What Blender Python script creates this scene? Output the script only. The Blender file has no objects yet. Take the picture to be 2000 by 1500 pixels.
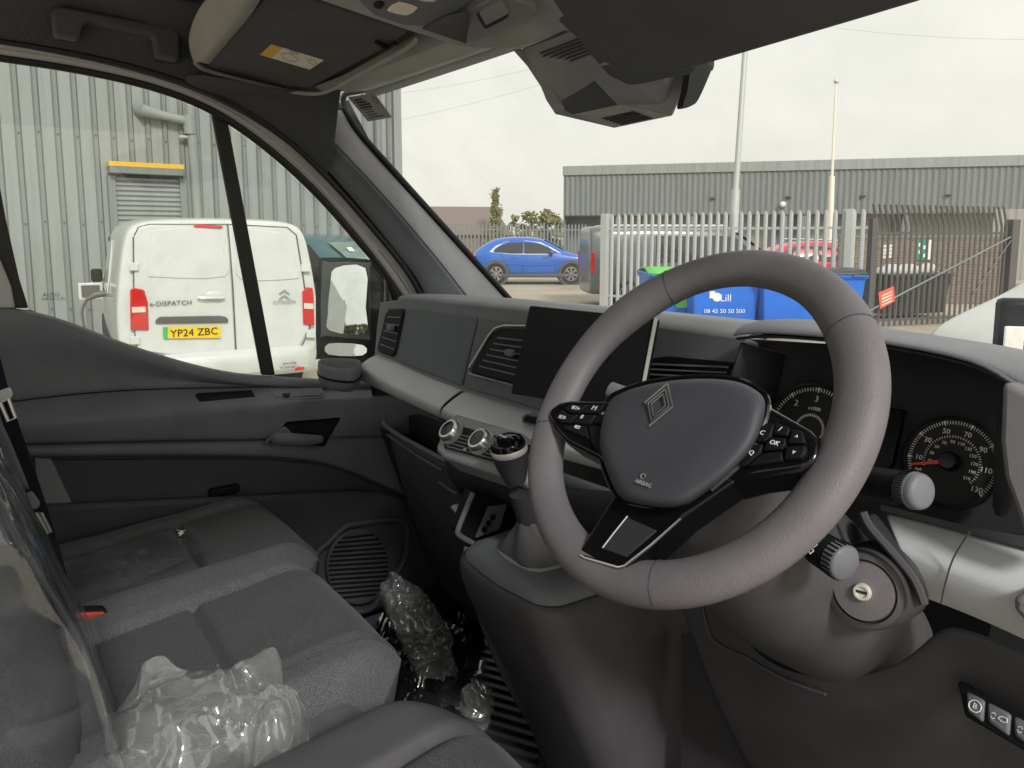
import bpy, bmesh, math, random
from mathutils import Vector, Matrix, noise
V = Vector
R = math.radians
random.seed(7)
SC = bpy.context.scene
COL = SC.collection

# ------------------------------------------------------------------ camera
CAM = V((.93, -.55, 1.72))            # standing at the open driver's door
FPX, PXC, PYC = 1445.0, 1000.0, 638.0  # focal length and principal point for a 2000 x 1500 frame
PITCH = math.atan2(176.0, FPX)
YAW = R(54.2)                          # looking left of the van's own heading (+Y)
FW = V((-math.sin(YAW) * math.cos(PITCH), math.cos(YAW) * math.cos(PITCH), -math.sin(PITCH)))
RT = V((math.cos(YAW), math.sin(YAW), 0))
UP = RT.cross(FW)
cd = bpy.data.cameras.new('camera')
cam = bpy.data.objects.new('camera', cd)
COL.objects.link(cam)
cam.matrix_world = Matrix(((RT.x, UP.x, -FW.x, CAM.x), (RT.y, UP.y, -FW.y, CAM.y), (RT.z, UP.z, -FW.z, CAM.z), (0, 0, 0, 1)))
cd.sensor_fit = 'HORIZONTAL'; cd.sensor_width = 36.0; cd.lens = FPX / 2000 * 36
cd.shift_y = -112 / 2000
cd.clip_start = .02; cd.clip_end = 1000
SC.camera = cam

# ------------------------------------------------------------------ sky, sun, exposure
SUN_EL, SUN_AZ = R(36), R(104)         # azimuth measured clockwise from +Y: behind the driver's side
wd = bpy.data.worlds.new('World'); SC.world = wd; wd.use_nodes = True
wn = wd.node_tree; wn.nodes.clear()
wo = wn.nodes.new('ShaderNodeOutputWorld'); wb = wn.nodes.new('ShaderNodeBackground')
sky = wn.nodes.new('ShaderNodeTexSky'); sky.sky_type = 'NISHITA'; sky.sun_disc = False
sky.sun_elevation = SUN_EL; sky.sun_rotation = SUN_AZ; sky.dust_density = 6; sky.air_density = 1.2
wtc = wn.nodes.new('ShaderNodeTexCoord')
wmp = wn.nodes.new('ShaderNodeMapping'); wmp.inputs['Scale'].default_value = (1, 1, 2.2)
wns = wn.nodes.new('ShaderNodeTexNoise'); wns.inputs['Scale'].default_value = 1.8; wns.inputs['Detail'].default_value = 5; wns.inputs['Roughness'].default_value = .5
wcr = wn.nodes.new('ShaderNodeValToRGB')
wcr.color_ramp.elements[0].position = .25; wcr.color_ramp.elements[0].color = (4.9, 4.8, 4.45, 1)
wcr.color_ramp.elements[1].position = .8; wcr.color_ramp.elements[1].color = (6.5, 6.25, 5.6, 1)
wmx = wn.nodes.new('ShaderNodeMix'); wmx.data_type = 'RGBA'; wmx.inputs[0].default_value = .9
wn.links.new(wtc.outputs['Generated'], wmp.inputs['Vector']); wn.links.new(wmp.outputs[0], wns.inputs['Vector'])
wn.links.new(wns.outputs['Fac'], wcr.inputs['Fac'])
wn.links.new(sky.outputs[0], wmx.inputs[6]); wn.links.new(wcr.outputs[0], wmx.inputs[7])
wn.links.new(wmx.outputs[2], wb.inputs['Color']); wb.inputs['Strength'].default_value = .1
wn.links.new(wb.outputs[0], wo.inputs['Surface'])
sl = bpy.data.lights.new('sun', 'SUN'); sl.energy = 1.4; sl.angle = R(10); sl.color = (1, .975, .945)
so = bpy.data.objects.new('sun', sl); COL.objects.link(so)
sdir = V((math.sin(SUN_AZ) * math.cos(SUN_EL), math.cos(SUN_AZ) * math.cos(SUN_EL), math.sin(SUN_EL)))
so.rotation_euler = sdir.to_track_quat('Z', 'Y').to_euler()
so.location = (6, -6, 12)
SC.view_settings.view_transform = 'Standard'; SC.view_settings.look = 'None'
SC.view_settings.gamma = 1; SC.view_settings.exposure = .92; SC.view_settings.use_curve_mapping = False
SC.cycles.max_bounces = 10; SC.cycles.transparent_max_bounces = 24; SC.cycles.diffuse_bounces = 4
SC.cycles.use_denoising = True

# ------------------------------------------------------------------ helpers
def ray(x, y): return FW + RT * ((x - PXC) / FPX) - UP * ((y - PYC) / FPX)
def at(x, y, X=None, Y=None, Z=None, D=None, pl=None):
    """the point of a known plane of the place that lies in this direction from the door"""
    r = ray(x, y)
    if X is not None: k = (X - CAM.x) / r.x
    elif Y is not None: k = (Y - CAM.y) / r.y
    elif Z is not None: k = (Z - CAM.z) / r.z
    elif pl is not None: k = (pl[0] - CAM).dot(pl[1]) / r.dot(pl[1])
    else: k = D
    return CAM + r * k
def ats(pts, **k): return [at(x, y, **k) for x, y in pts]

def put(o, parent=None, local=False):
    COL.objects.link(o)
    if parent is not None:
        o.parent = parent
        if not local:
            if parent.type == 'EMPTY': o.matrix_parent_inverse = Matrix.Translation(-parent.location)
    return o
def tag(o, label=None, cat=None, group=None, kind=None):
    if label: o['label'] = label
    if cat: o['category'] = cat
    if group: o['group'] = group
    if kind: o['kind'] = kind
    return o
def thing(name, label, cat, loc=(0, 0, 0), rz=0, group=None):
    o = bpy.data.objects.new(name, None); o.empty_display_size = .1
    COL.objects.link(o); o.location = loc; o.rotation_euler = (0, 0, rz)
    return tag(o, label, cat, group)
def copy_tree(o, parent=None):
    c = o.copy(); COL.objects.link(c)
    if parent is not None: c.parent = parent
    for ch in list(o.children): copy_tree(ch, c)
    return c

class MB:
    def __init__(s): s.v = []; s.f = []; s.m = []; s.mi = 0
    def add(s, vs, fs):
        b = len(s.v); s.v += [V(p) for p in vs]; s.f += [tuple(i + b for i in f) for f in fs]; s.m += [s.mi] * len(fs); return s
    def box(s, c, d, M=None):
        x, y, z = d[0] / 2, d[1] / 2, d[2] / 2
        p = [V((sx * x, sy * y, sz * z)) for sz in (-1, 1) for sy in (-1, 1) for sx in (-1, 1)]
        p = [(M @ q if M else q) + V(c) for q in p]
        return s.add(p, [(0, 2, 3, 1), (4, 5, 7, 6), (0, 1, 5, 4), (2, 6, 7, 3), (0, 4, 6, 2), (1, 3, 7, 5)])
    def slab(s, pts, off):
        pts = [V(p) for p in pts]; off = V(off); n = len(pts)
        nn = V((0, 0, 0))
        for i in range(n): nn += pts[i].cross(pts[(i + 1) % n])
        if nn.dot(off) > 0: pts = pts[::-1]
        fs = [tuple(range(n)), tuple(range(2 * n - 1, n - 1, -1))]
        fs += [(i, i + n, (i + 1) % n + n, (i + 1) % n) for i in range(n)]
        return s.add(pts + [p + off for p in pts], fs)
    def grid(s, rows, close=False, caps=False):
        n = len(rows[0]); vs = [p for r in rows for p in r]; fs = []
        for i in range(len(rows) - 1):
            for j in range(n if close else n - 1):
                k = (j + 1) % n
                fs.append((i * n + j, i * n + k, (i + 1) * n + k, (i + 1) * n + j))
        if caps:
            fs.append(tuple(range(n - 1, -1, -1))); fs.append(tuple((len(rows) - 1) * n + j for j in range(n)))
        return s.add(vs, fs)
    def tube(s, path, r, seg=10, closed=False, caps=True, sq=None, upv=None):
        path = [V(p) for p in path]; n = len(path); rows = []
        rr = r if isinstance(r, (list, tuple)) else [r] * n
        up0 = V(upv) if upv else None
        for i, p in enumerate(path):
            a = path[(i - 1) % n] if (closed or i > 0) else p
            b = path[(i + 1) % n] if (closed or i < n - 1) else p
            t = (b - a).normalized()
            if up0 is None: up0 = V((0, 0, 1)) if abs(t.z) < .9 else V((1, 0, 0))
            u = up0.cross(t)
            if u.length < 1e-6: u = V((1, 0, 0)).cross(t)
            u.normalize(); w = t.cross(u)
            if not upv: up0 = w
            k = sq or (1, 1)
            rows.append([p + u * (math.cos(2 * math.pi * j / seg) * rr[i] * k[0]) + w * (math.sin(2 * math.pi * j / seg) * rr[i] * k[1]) for j in range(seg)])
        if closed: rows.append(rows[0])
        return s.grid(rows, close=True, caps=caps and not closed)
    def lathe(s, o, ax, prof, seg=24, ref=None):
        """prof: (radius, height along ax)"""
        o = V(o); ax = V(ax).normalized(); u = (V(ref) if ref else ax.orthogonal()); u = (u - ax * u.dot(ax)).normalized(); w = ax.cross(u)
        rows = [[o + ax * h + (u * math.cos(2 * math.pi * j / seg) + w * math.sin(2 * math.pi * j / seg)) * r for j in range(seg)] for r, h in prof]
        return s.grid(rows, close=True, caps=True)
    def ball(s, c, r, seg=12, rings=8):
        r = V(r) if not isinstance(r, (int, float)) else V((r, r, r)); c = V(c)
        rows = []
        for i in range(rings + 1):
            a = math.pi * i / rings; a = min(max(a, .02), math.pi - .02)
            rows.append([c + V((r.x * math.sin(a) * math.cos(2 * math.pi * j / seg), r.y * math.sin(a) * math.sin(2 * math.pi * j / seg), -r.z * math.cos(a))) for j in range(seg)])
        return s.grid(rows, close=True, caps=True)
    def mesh(s, name, mat, smooth=True, angle=38):
        me = bpy.data.meshes.new(name); me.from_pydata([tuple(p) for p in s.v], [], s.f)
        mats = mat if isinstance(mat, (list, tuple)) else [mat]
        for m in mats: me.materials.append(m)
        if len(mats) > 1:
            for p, i in zip(me.polygons, s.m): p.material_index = i
        bm = bmesh.new(); bm.from_mesh(me); bmesh.ops.recalc_face_normals(bm, faces=bm.faces); bm.to_mesh(me); bm.free()
        if smooth:
            me.polygons.foreach_set('use_smooth', [True] * len(me.polygons)); me.set_sharp_from_angle(angle=R(angle))
        return me
    def build(s, name, mat, parent=None, bevel=0, seg=2, sub=0, smooth=True, angle=38, solid=0, local=False, soff=-1):
        o = bpy.data.objects.new(name, s.mesh(name, mat, smooth, angle))
        put(o, parent, local)
        if solid:
            md = o.modifiers.new('s', 'SOLIDIFY'); md.thickness = solid; md.offset = soff
        if bevel:
            md = o.modifiers.new('b', 'BEVEL'); md.width = bevel; md.segments = seg; md.limit_method = 'ANGLE'; md.angle_limit = R(35)
            md.use_clamp_overlap = True
        if sub:
            md = o.modifiers.new('u', 'SUBSURF'); md.levels = sub; md.render_levels = sub
        return o

def lerp(a, b, t): return a + (b - a) * t
def poly_at(tab, x):
    """piecewise linear table"""
    if x <= tab[0][0]: return tab[0][1]
    for (a, b), (c, d) in zip(tab, tab[1:]):
        if x <= c: return lerp(b, d, (x - a) / (c - a))
    return tab[-1][1]
def smooth_path(pts, n=6, closed=False):
    P = [V(p) for p in pts]; out = []; m = len(P)
    for i in range(m if closed else m - 1):
        p0 = P[(i - 1) % m] if (closed or i > 0) else P[i]; p1 = P[i]; p2 = P[(i + 1) % m]
        p3 = P[(i + 2) % m] if (closed or i + 2 < m) else P[(i + 1) % m]
        for k in range(n):
            t = k / n
            out.append(.5 * ((2 * p1) + (p2 - p0) * t + (2 * p0 - 5 * p1 + 4 * p2 - p3) * t * t + (3 * p1 - p0 - 3 * p2 + p3) * t ** 3))
    if not closed: out.append(P[-1])
    return out
def sp2(pts, n=5, closed=False):
    return [(p.x, p.y) for p in smooth_path([V((a, b, 0)) for a, b in pts], n, closed)]
def frame(o, x, y):
    x = V(x).normalized(); z = x.cross(V(y)).normalized(); y = z.cross(x)
    return Matrix(((x.x, y.x, z.x, o[0]), (x.y, y.y, z.y, o[1]), (x.z, y.z, z.z, o[2]), (0, 0, 0, 1)))
def text(name, body, size, M, mat, parent=None, local=False, ext=.0004, align='CENTER', shear=0, sx=1.0):
    c = bpy.data.curves.new(name, 'FONT'); c.body = body; c.size = size; c.extrude = ext; c.align_x = align; c.align_y = 'CENTER'; c.shear = shear; c.resolution_u = 2
    t = bpy.data.objects.new(name, c); COL.objects.link(t)
    me = bpy.data.meshes.new_from_object(t); bpy.data.objects.remove(t)
    me.transform(M @ Matrix.Diagonal((sx, 1, 1, 1))); me.materials.clear(); me.materials.append(mat); me.name = name
    o = bpy.data.objects.new(name, me); put(o, parent, local)
    return o

# ------------------------------------------------------------------ materials
def nt(name):
    m = bpy.data.materials.new(name); m.use_nodes = True; n = m.node_tree; n.nodes.clear()
    o = n.nodes.new('ShaderNodeOutputMaterial'); b = n.nodes.new('ShaderNodeBsdfPrincipled')
    n.links.new(b.outputs[0], o.inputs['Surface']); return m, n, b, o
def coords(n, kind='Object', scale=(1, 1, 1), rot=(0, 0, 0)):
    tc = n.nodes.new('ShaderNodeTexCoord'); mp = n.nodes.new('ShaderNodeMapping'); mp.inputs['Scale'].default_value = scale; mp.inputs['Rotation'].default_value = rot
    n.links.new(tc.outputs[kind], mp.inputs['Vector']); return mp.outputs[0]
def noise_tex(n, vec, scale, detail=3, rough=.5):
    t = n.nodes.new('ShaderNodeTexNoise'); t.inputs['Scale'].default_value = scale; t.inputs['Detail'].default_value = detail; t.inputs['Roughness'].default_value = rough
    n.links.new(vec, t.inputs['Vector']); return t.outputs['Fac']
def ramp(n, fac, stops):
    r = n.nodes.new('ShaderNodeValToRGB'); e = r.color_ramp.elements
    while len(e) < len(stops): e.new(.5)
    for el, (p, c) in zip(e, stops): el.position = p; el.color = (*c, 1)
    n.links.new(fac, r.inputs['Fac']); return r.outputs[0]
def bump(n, b, h, strength, dist=.001):
    u = n.nodes.new('ShaderNodeBump'); u.inputs['Strength'].default_value = strength; u.inputs['Distance'].default_value = dist
    n.links.new(h, u.inputs['Height']); n.links.new(u.outputs[0], b.inputs['Normal'])
def sc(c, k): return tuple(min(1, x * k) for x in c)
def plastic(name, col, rough=.5, grain=700, gs=.25, var=.08, spec=.5):
    col = (col[0] * 1.1, col[1] * 1.13, col[2] * 1.19)
    m, n, b, o = nt(name); v = coords(n)
    f = noise_tex(n, v, 9, 4, .6)
    n.links.new(ramp(n, f, [(.3, sc(col, 1 - var * 1.3)), (.7, sc(col, 1 + var * 1.3))]), b.inputs['Base Color'])
    b.inputs['Roughness'].default_value = rough; b.inputs['Specular IOR Level'].default_value = spec
    if grain:
        vo = n.nodes.new('ShaderNodeTexVoronoi'); vo.inputs['Scale'].default_value = grain; n.links.new(v, vo.inputs['Vector'])
        bump(n, b, vo.outputs['Distance'], gs, .0006)
    rr = n.nodes.new('ShaderNodeMapRange'); rr.inputs['To Min'].default_value = rough - .06; rr.inputs['To Max'].default_value = rough + .08
    n.links.new(noise_tex(n, v, 30, 3), rr.inputs['Value']); n.links.new(rr.outputs[0], b.inputs['Roughness'])
    return m
def paint(name, col, rough=.25, coat=.6, metal=0, dirt=.06, scale=3, spec=.5):
    m, n, b, o = nt(name); v = coords(n)
    f = noise_tex(n, v, scale, 6, .65)
    n.links.new(ramp(n, f, [(.3, sc(col, 1 - dirt)), (.7, sc(col, 1 + dirt * .5))]), b.inputs['Base Color'])
    b.inputs['Roughness'].default_value = rough; b.inputs['Coat Weight'].default_value = coat; b.inputs['Coat Roughness'].default_value = .08; b.inputs['Metallic'].default_value = metal; b.inputs['Specular IOR Level'].default_value = spec
    return m
def flat(name, col, rough=.6, metal=0, emit=0):
    m, n, b, o = nt(name); v = coords(n); f = noise_tex(n, v, 25, 4)
    n.links.new(ramp(n, f, [(.3, sc(col, .93)), (.7, sc(col, 1.05))]), b.inputs['Base Color'])
    b.inputs['Roughness'].default_value = rough; b.inputs['Metallic'].default_value = metal
    return m
def fabric(name, c0, c1, scale, gs=.5):
    c0 = (c0[0] * .96, c0[1], c0[2] * 1.1); c1 = (c1[0] * .96, c1[1], c1[2] * 1.1)
    m, n, b, o = nt(name); v = coords(n); v2 = coords(n, scale=(1, .45, 1), rot=(0, 0, .6))
    a = noise_tex(n, v, scale, 2, .7); d = noise_tex(n, v2, scale * 1.3, 2, .7); e = noise_tex(n, v, 12, 3)
    mx = n.nodes.new('ShaderNodeMath'); mx.operation = 'ADD'; n.links.new(a, mx.inputs[0]); n.links.new(d, mx.inputs[1])
    m2 = n.nodes.new('ShaderNodeMath'); m2.operation = 'MULTIPLY_ADD'; n.links.new(e, m2.inputs[0]); m2.inputs[1].default_value = .12; n.links.new(mx.outputs[0], m2.inputs[2])
    m3 = n.nodes.new('ShaderNodeMath'); m3.operation = 'MULTIPLY'; m3.inputs[1].default_value = .47; n.links.new(m2.outputs[0], m3.inputs[0])
    n.links.new(ramp(n, m3.outputs[0], [(.4, c0), (.62, c1)]), b.inputs['Base Color'])
    b.inputs['Roughness'].default_value = .95; b.inputs['Specular IOR Level'].default_value = .15; b.inputs['Sheen Weight'].default_value = .06; b.inputs['Sheen Roughness'].default_value = .4
    wv = n.nodes.new('ShaderNodeTexVoronoi'); wv.inputs['Scale'].default_value = scale * .55; n.links.new(v, wv.inputs['Vector'])
    bump(n, b, wv.outputs['Distance'], gs, .0015)
    return m
def schlick(n, f0, normal=None):
    lw = n.nodes.new('ShaderNodeLayerWeight'); lw.inputs['Blend'].default_value = .5
    if normal is not None: n.links.new(normal, lw.inputs['Normal'])
    p = n.nodes.new('ShaderNodeMath'); p.operation = 'POWER'; p.inputs[1].default_value = 5; n.links.new(lw.outputs['Facing'], p.inputs[0])
    a = n.nodes.new('ShaderNodeMath'); a.operation = 'MULTIPLY_ADD'; a.inputs[1].default_value = 1 - f0; a.inputs[2].default_value = f0; n.links.new(p.outputs[0], a.inputs[0])
    return a
def glassy(name, tint=(.93, .96, .94), rough=.0, ior=1.45, haze=0.0, hazecol=(.8, .85, .82)):
    m = bpy.data.materials.new(name); m.use_nodes = True; n = m.node_tree; n.nodes.clear()
    o = n.nodes.new('ShaderNodeOutputMaterial'); t = n.nodes.new('ShaderNodeBsdfTransparent'); t.inputs[0].default_value = (*tint, 1)
    g = n.nodes.new('ShaderNodeBsdfGlossy'); g.inputs['Roughness'].default_value = rough
    f = schlick(n, ((ior - 1) / (ior + 1)) ** 2)
    mx = n.nodes.new('ShaderNodeMixShader'); n.links.new(f.outputs[0], mx.inputs[0]); n.links.new(t.outputs[0], mx.inputs[1]); n.links.new(g.outputs[0], mx.inputs[2])
    out = mx.outputs[0]
    if haze:
        d = n.nodes.new('ShaderNodeBsdfDiffuse'); d.inputs[0].default_value = (*hazecol, 1)
        v = coords(n); fz = noise_tex(n, v, 5, 5, .6)
        mr = n.nodes.new('ShaderNodeMapRange'); mr.inputs['From Min'].default_value = .4; mr.inputs['From Max'].default_value = .8; mr.inputs['To Min'].default_value = haze * .5; mr.inputs['To Max'].default_value = haze * 1.6
        n.links.new(fz, mr.inputs['Value'])
        m2 = n.nodes.new('ShaderNodeMixShader'); n.links.new(mr.outputs[0], m2.inputs[0]); n.links.new(out, m2.inputs[1]); n.links.new(d.outputs[0], m2.inputs[2]); out = m2.outputs[0]
    n.links.new(out, o.inputs['Surface']); return m
def film(name, alpha=.28, col=(.75, .8, .78), crease=45, bs=.6, lines=True):
    """clear polythene: see-through, glossy, with fold highlights painted in as whiter streaks"""
    m = bpy.data.materials.new(name); m.use_nodes = True; n = m.node_tree; n.nodes.clear()
    o = n.nodes.new('ShaderNodeOutputMaterial'); t = n.nodes.new('ShaderNodeBsdfTransparent'); t.inputs[0].default_value = (.965, .98, .975, 1)
    d = n.nodes.new('ShaderNodeBsdfDiffuse'); d.inputs[0].default_value = (*col, 1)
    tl = n.nodes.new('ShaderNodeBsdfTranslucent'); tl.inputs[0].default_value = (*col, 1)
    a = n.nodes.new('ShaderNodeMixShader'); a.inputs[0].default_value = .5; n.links.new(d.outputs[0], a.inputs[1]); n.links.new(tl.outputs[0], a.inputs[2])
    v = coords(n)
    def streak(scale, st, rot):
        vv = coords(n, scale=st, rot=rot); z = noise_tex(n, vv, scale, 4, .65)
        q1 = n.nodes.new('ShaderNodeMath'); q1.operation = 'SUBTRACT'; n.links.new(z, q1.inputs[0]); q1.inputs[1].default_value = .5
        q2 = n.nodes.new('ShaderNodeMath'); q2.operation = 'ABSOLUTE'; n.links.new(q1.outputs[0], q2.inputs[0]); return q2.outputs[0]
    s1 = streak(crease, (1, .3, .6), (.4, .3, .7)); s2 = streak(crease * .8, (.3, 1, .7), (-.5, .6, -.4))
    mn = n.nodes.new('ShaderNodeMath'); mn.operation = 'MINIMUM'; n.links.new(s1, mn.inputs[0]); n.links.new(s2, mn.inputs[1])
    mr = n.nodes.new('ShaderNodeMapRange'); mr.inputs['From Min'].default_value = 0; mr.inputs['From Max'].default_value = .024; mr.inputs['To Min'].default_value = min(.8, alpha * 2.4); mr.inputs['To Max'].default_value = alpha * .7
    if not lines: mr.inputs['To Min'].default_value = alpha
    n.links.new(mn.outputs[0], mr.inputs['Value'])
    f = noise_tex(n, v, 14, 3, .6); mp = n.nodes.new('ShaderNodeMath'); mp.operation = 'MULTIPLY'; m4 = n.nodes.new('ShaderNodeMapRange'); m4.inputs['From Min'].default_value = .35; m4.inputs['From Max'].default_value = .65; m4.inputs['To Min'].default_value = .65; m4.inputs['To Max'].default_value = 1.25
    n.links.new(f, m4.inputs['Value']); n.links.new(mr.outputs[0], mp.inputs[0]); n.links.new(m4.outputs[0], mp.inputs[1])
    b = n.nodes.new('ShaderNodeMixShader'); n.links.new(mp.outputs[0], b.inputs[0]); n.links.new(t.outputs[0], b.inputs[1]); n.links.new(a.outputs[0], b.inputs[2])
    g = n.nodes.new('ShaderNodeBsdfGlossy'); g.inputs['Roughness'].default_value = .07
    bp = n.nodes.new('ShaderNodeBump'); bp.inputs['Strength'].default_value = bs; bp.inputs['Distance'].default_value = .004
    n.links.new(mn.outputs[0], bp.inputs['Height']); n.links.new(bp.outputs[0], g.inputs['Normal']); fr = schlick(n, .13, bp.outputs[0])
    c = n.nodes.new('ShaderNodeMixShader'); n.links.new(fr.outputs[0], c.inputs[0]); n.links.new(b.outputs[0], c.inputs[1]); n.links.new(g.outputs[0], c.inputs[2])
    n.links.new(c.outputs[0], o.inputs['Surface']); return m

M = dict(
    dash=plastic('dash_grain_plastic', (.135, .143, .147), .55, 900, .3, .08, .35),
    dashtop=plastic('dash_pad_plastic', (.225, .228, .228), .65, 700, .35, .08, .35),
    fascia=plastic('fascia_textile_plastic', (.1, .11, .112), .6, 1400, .3, .08, .35),
    silver=plastic('light_grey_trim', (.47, .475, .465), .6, 900, .25, .05, .3),
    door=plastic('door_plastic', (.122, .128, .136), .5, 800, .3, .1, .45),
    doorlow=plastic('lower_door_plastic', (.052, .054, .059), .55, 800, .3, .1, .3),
    black=plastic('black_plastic', (.009, .009, .0105), .5, 0, 0, .08, .14),
    soft=plastic('soft_black', (.03, .03, .033), .7, 600, .3, .08, .2),
    gloss=paint('piano_black', (.005, .005, .006), .1, .12, 0, 0, 3, .25),
    rim=plastic('wheel_leather', (.125, .114, .117), .55, 620, .35, .12, .45),
    hub=plastic('airbag_cover', (.05, .05, .058), .52, 1100, .5, .1, .4),
    col=plastic('column_plastic', (.06, .0575, .058), .55, 900, .3, .12, .35),
    liner=fabric('headliner_cloth', (.05, .05, .051), (.105, .105, .104), 500, .2),
    trimgrey=plastic('warm_grey_trim', (.3, .288, .262), .6, 900, .25, .08, .35),
    console_grey=plastic('console_grey', (.225, .228, .222), .6, 800, .35, .08, .35),
    pillar=plastic('pillar_trim', (.2, .196, .198), .6, 900, .3, .08, .35),
    visor=plastic('visor_vinyl', (.075, .075, .08), .7, 900, .3, .08, .25),
    flange=paint('grey_body_flange', (.42, .415, .41), .45, .2),
    rubber=plastic('rubber', (.012, .012, .013), .55, 0),
    seat=fabric('seat_insert_cloth', (.04, .039, .038), (.118, .115, .11), 800, .4),
    bolster=fabric('seat_bolster_cloth', (.065, .063, .061), (.175, .17, .163), 700, .6),
    vinyl=plastic('seat_vinyl', (.068, .066, .067), .58, 900, .3, .08, .35),
    belt=fabric('belt_webbing', (.008, .009, .014), (.02, .021, .03), 600, .3),
    bronze=flat('dark_emblem', (.3, .3, .3), .35, .8),
    chrome=flat('brushed_metal', (.62, .62, .6), .28, 1),
    steel=flat('pale_steel', (.62, .62, .58), .4, .35),
    red=flat('red_plastic', (.75, .07, .05), .4),
    screen=plastic('screen_glass', (.004, .0045, .006), .2, 0, 0, .05, .12),
    white=flat('white_print', (.82, .82, .8), .5),
    cream=flat('cream_print', (.8, .76, .62), .5),
    grey=flat('grey_print', (.3, .3, .3), .5),
    dial=flat('dial_black', (.012, .012, .013), .6),
    dialring=flat('dial_face', (.03, .03, .031), .7),
    glass=glassy('window_glass', (.93, .955, .94), 0, 1.4, .05),
    wglass=glassy('windscreen_glass', (.95, .965, .955), 0, 1.3, .1),
    film=film('clear_polythene', .36, (.85, .89, .88), 9, .12, False),
    film2=film('thin_polythene', .06, (.7, .75, .75), 12),
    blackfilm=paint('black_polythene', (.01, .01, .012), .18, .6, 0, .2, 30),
    mat=plastic('rubber_mat', (.02, .02, .021), .6, 400, .3),
    carpet=fabric('floor_carpet', (.02, .02, .022), (.05, .05, .05), 300, .6),
    mirror=flat('mirror_silver', (.93, .94, .93), .015, 1),
    vanwhite=paint('white_van_paint', (.64, .66, .645), .28, .6, 0, .1),
    vangrey=paint('grey_van_paint', (.12, .135, .14), .35, .5),
    suvblue=paint('blue_car_paint', (.03, .14, .55), .3, .6, .0),
    teal=paint('dark_teal_paint', (.05, .13, .15), .3, .6),
    carred=paint('red_car_paint', (.62, .04, .08), .3, .6),
    carglass=paint('car_glass', (.015, .02, .02), .05, 1, 0, 0),
    cargreen=paint('tinted_screen', (.22, .3, .27), .08, 1, 0, .1),
    tyre=plastic('tyre', (.02, .02, .02), .75, 90, .5),
    alloy=flat('alloy', (.45, .45, .45), .3, .8),
    lamp=paint('red_lamp', (.6, .012, .01), .1, 1, 0, .15, 20),
    lampclear=paint('clear_lamp', (.75, .68, .6), .12, 1, 0, .2, 20),
    plate=flat('yellow_plate', (.85, .58, .01), .4),
    green=flat('green_flash', (.03, .45, .12), .45),
    yellow=flat('yellow_strip', (.75, .45, .03), .5),
    ink=flat('black_ink', (.012, .012, .012), .5),
)
# ================================================================== the yard outside
def ground_mat():
    m, n, b, o = nt('worn_concrete_yard'); v = coords(n)
    a = noise_tex(n, v, .35, 6, .6); c = noise_tex(n, v, 6, 6, .7)
    mx = n.nodes.new('ShaderNodeMath'); mx.operation = 'MULTIPLY_ADD'; n.links.new(c, mx.inputs[0]); mx.inputs[1].default_value = .45; n.links.new(a, mx.inputs[2])
    n.links.new(ramp(n, mx.outputs[0], [(.45, (.25, .22, .175)), (.68, (.4, .35, .275)), (.95, (.5, .45, .36))]), b.inputs['Base Color'])
    b.inputs['Roughness'].default_value = .9
    bump(n, b, noise_tex(n, v, 40, 5, .7), .4, .01); return m
def clad_mat(name, col):
    m, n, b, o = nt(name); v = coords(n, scale=(1, 1, .06))
    f = noise_tex(n, v, 4.5, 7, .7)
    n.links.new(ramp(n, f, [(.3, sc(col, .8)), (.5, col), (.72, sc(col, 1.1))]), b.inputs['Base Color']); b.inputs['Roughness'].default_value = .5; return m
def brick_mat():
    m, n, b, o = nt('brown_brick'); v = coords(n, rot=(R(90), 0, 0))
    t = n.nodes.new('ShaderNodeTexBrick'); t.inputs['Scale'].default_value = 1; t.inputs['Brick Width'].default_value = .22; t.inputs['Row Height'].default_value = .075; t.inputs['Mortar Size'].default_value = .012
    t.inputs['Color1'].default_value = (.17, .125, .1, 1); t.inputs['Color2'].default_value = (.24, .18, .145, 1); t.inputs['Mortar'].default_value = (.26, .23, .2, 1)
    n.links.new(v, t.inputs['Vector']); n.links.new(t.outputs['Color'], b.inputs['Base Color']); b.inputs['Roughness'].default_value = .9
    bump(n, b, t.outputs['Fac'], -.5, .01); return m
M['ground'] = ground_mat()
M['clad'] = clad_mat('grey_cladding', (.285, .305, .295))
M['cladrib'] = clad_mat('grey_cladding_rib', (.2, .22, .215))
M['far'] = clad_mat('far_grey_cladding', (.19, .21, .21))
M['fardark'] = clad_mat('far_shutter', (.3, .29, .27))
M['galv'] = flat('galvanised_steel', (.5, .52, .5), .5, .1)
M['gate'] = flat('dark_gate_paint', (.1, .095, .088), .5)
M['brick'] = brick_mat()
M['bluebin'] = paint('blue_bin_plastic', (.015, .17, .75), .45, .1, 0, .15, 4)
M['greenlid'] = flat('green_bin_lid', (.13, .6, .07), .45)
M['darklid'] = flat('dark_bin_lid', (.05, .055, .06), .4)
M['leaf'] = flat('leaf', (.12, .135, .06), .7); M['leaf2'] = flat('leaf_pale', (.24, .23, .11), .7)
M['bark'] = flat('bark', (.08, .06, .045), .9)
M['roof'] = flat('brown_roof', (.21, .17, .15), .8)
M['signred'] = flat('sign_red', (.75, .12, .07), .5); M['signgreen'] = flat('sign_green', (.0, .33, .18), .5)
M['bag'] = paint('white_bag', (.75, .75, .72), .35, .3)

def P0(x, y, depth, z=None):
    p = CAM + ray(x, y) * depth
    if z is not None: p.z = z
    return p
gm = MB(); gm.grid([[V((x, y, 0)) for x in range(-300, 301, 60)] for y in range(-300, 301, 60)])
tag(gm.build('ground', M['ground']), 'pale worn concrete yard surface between the buildings', 'ground', kind='structure')

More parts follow.
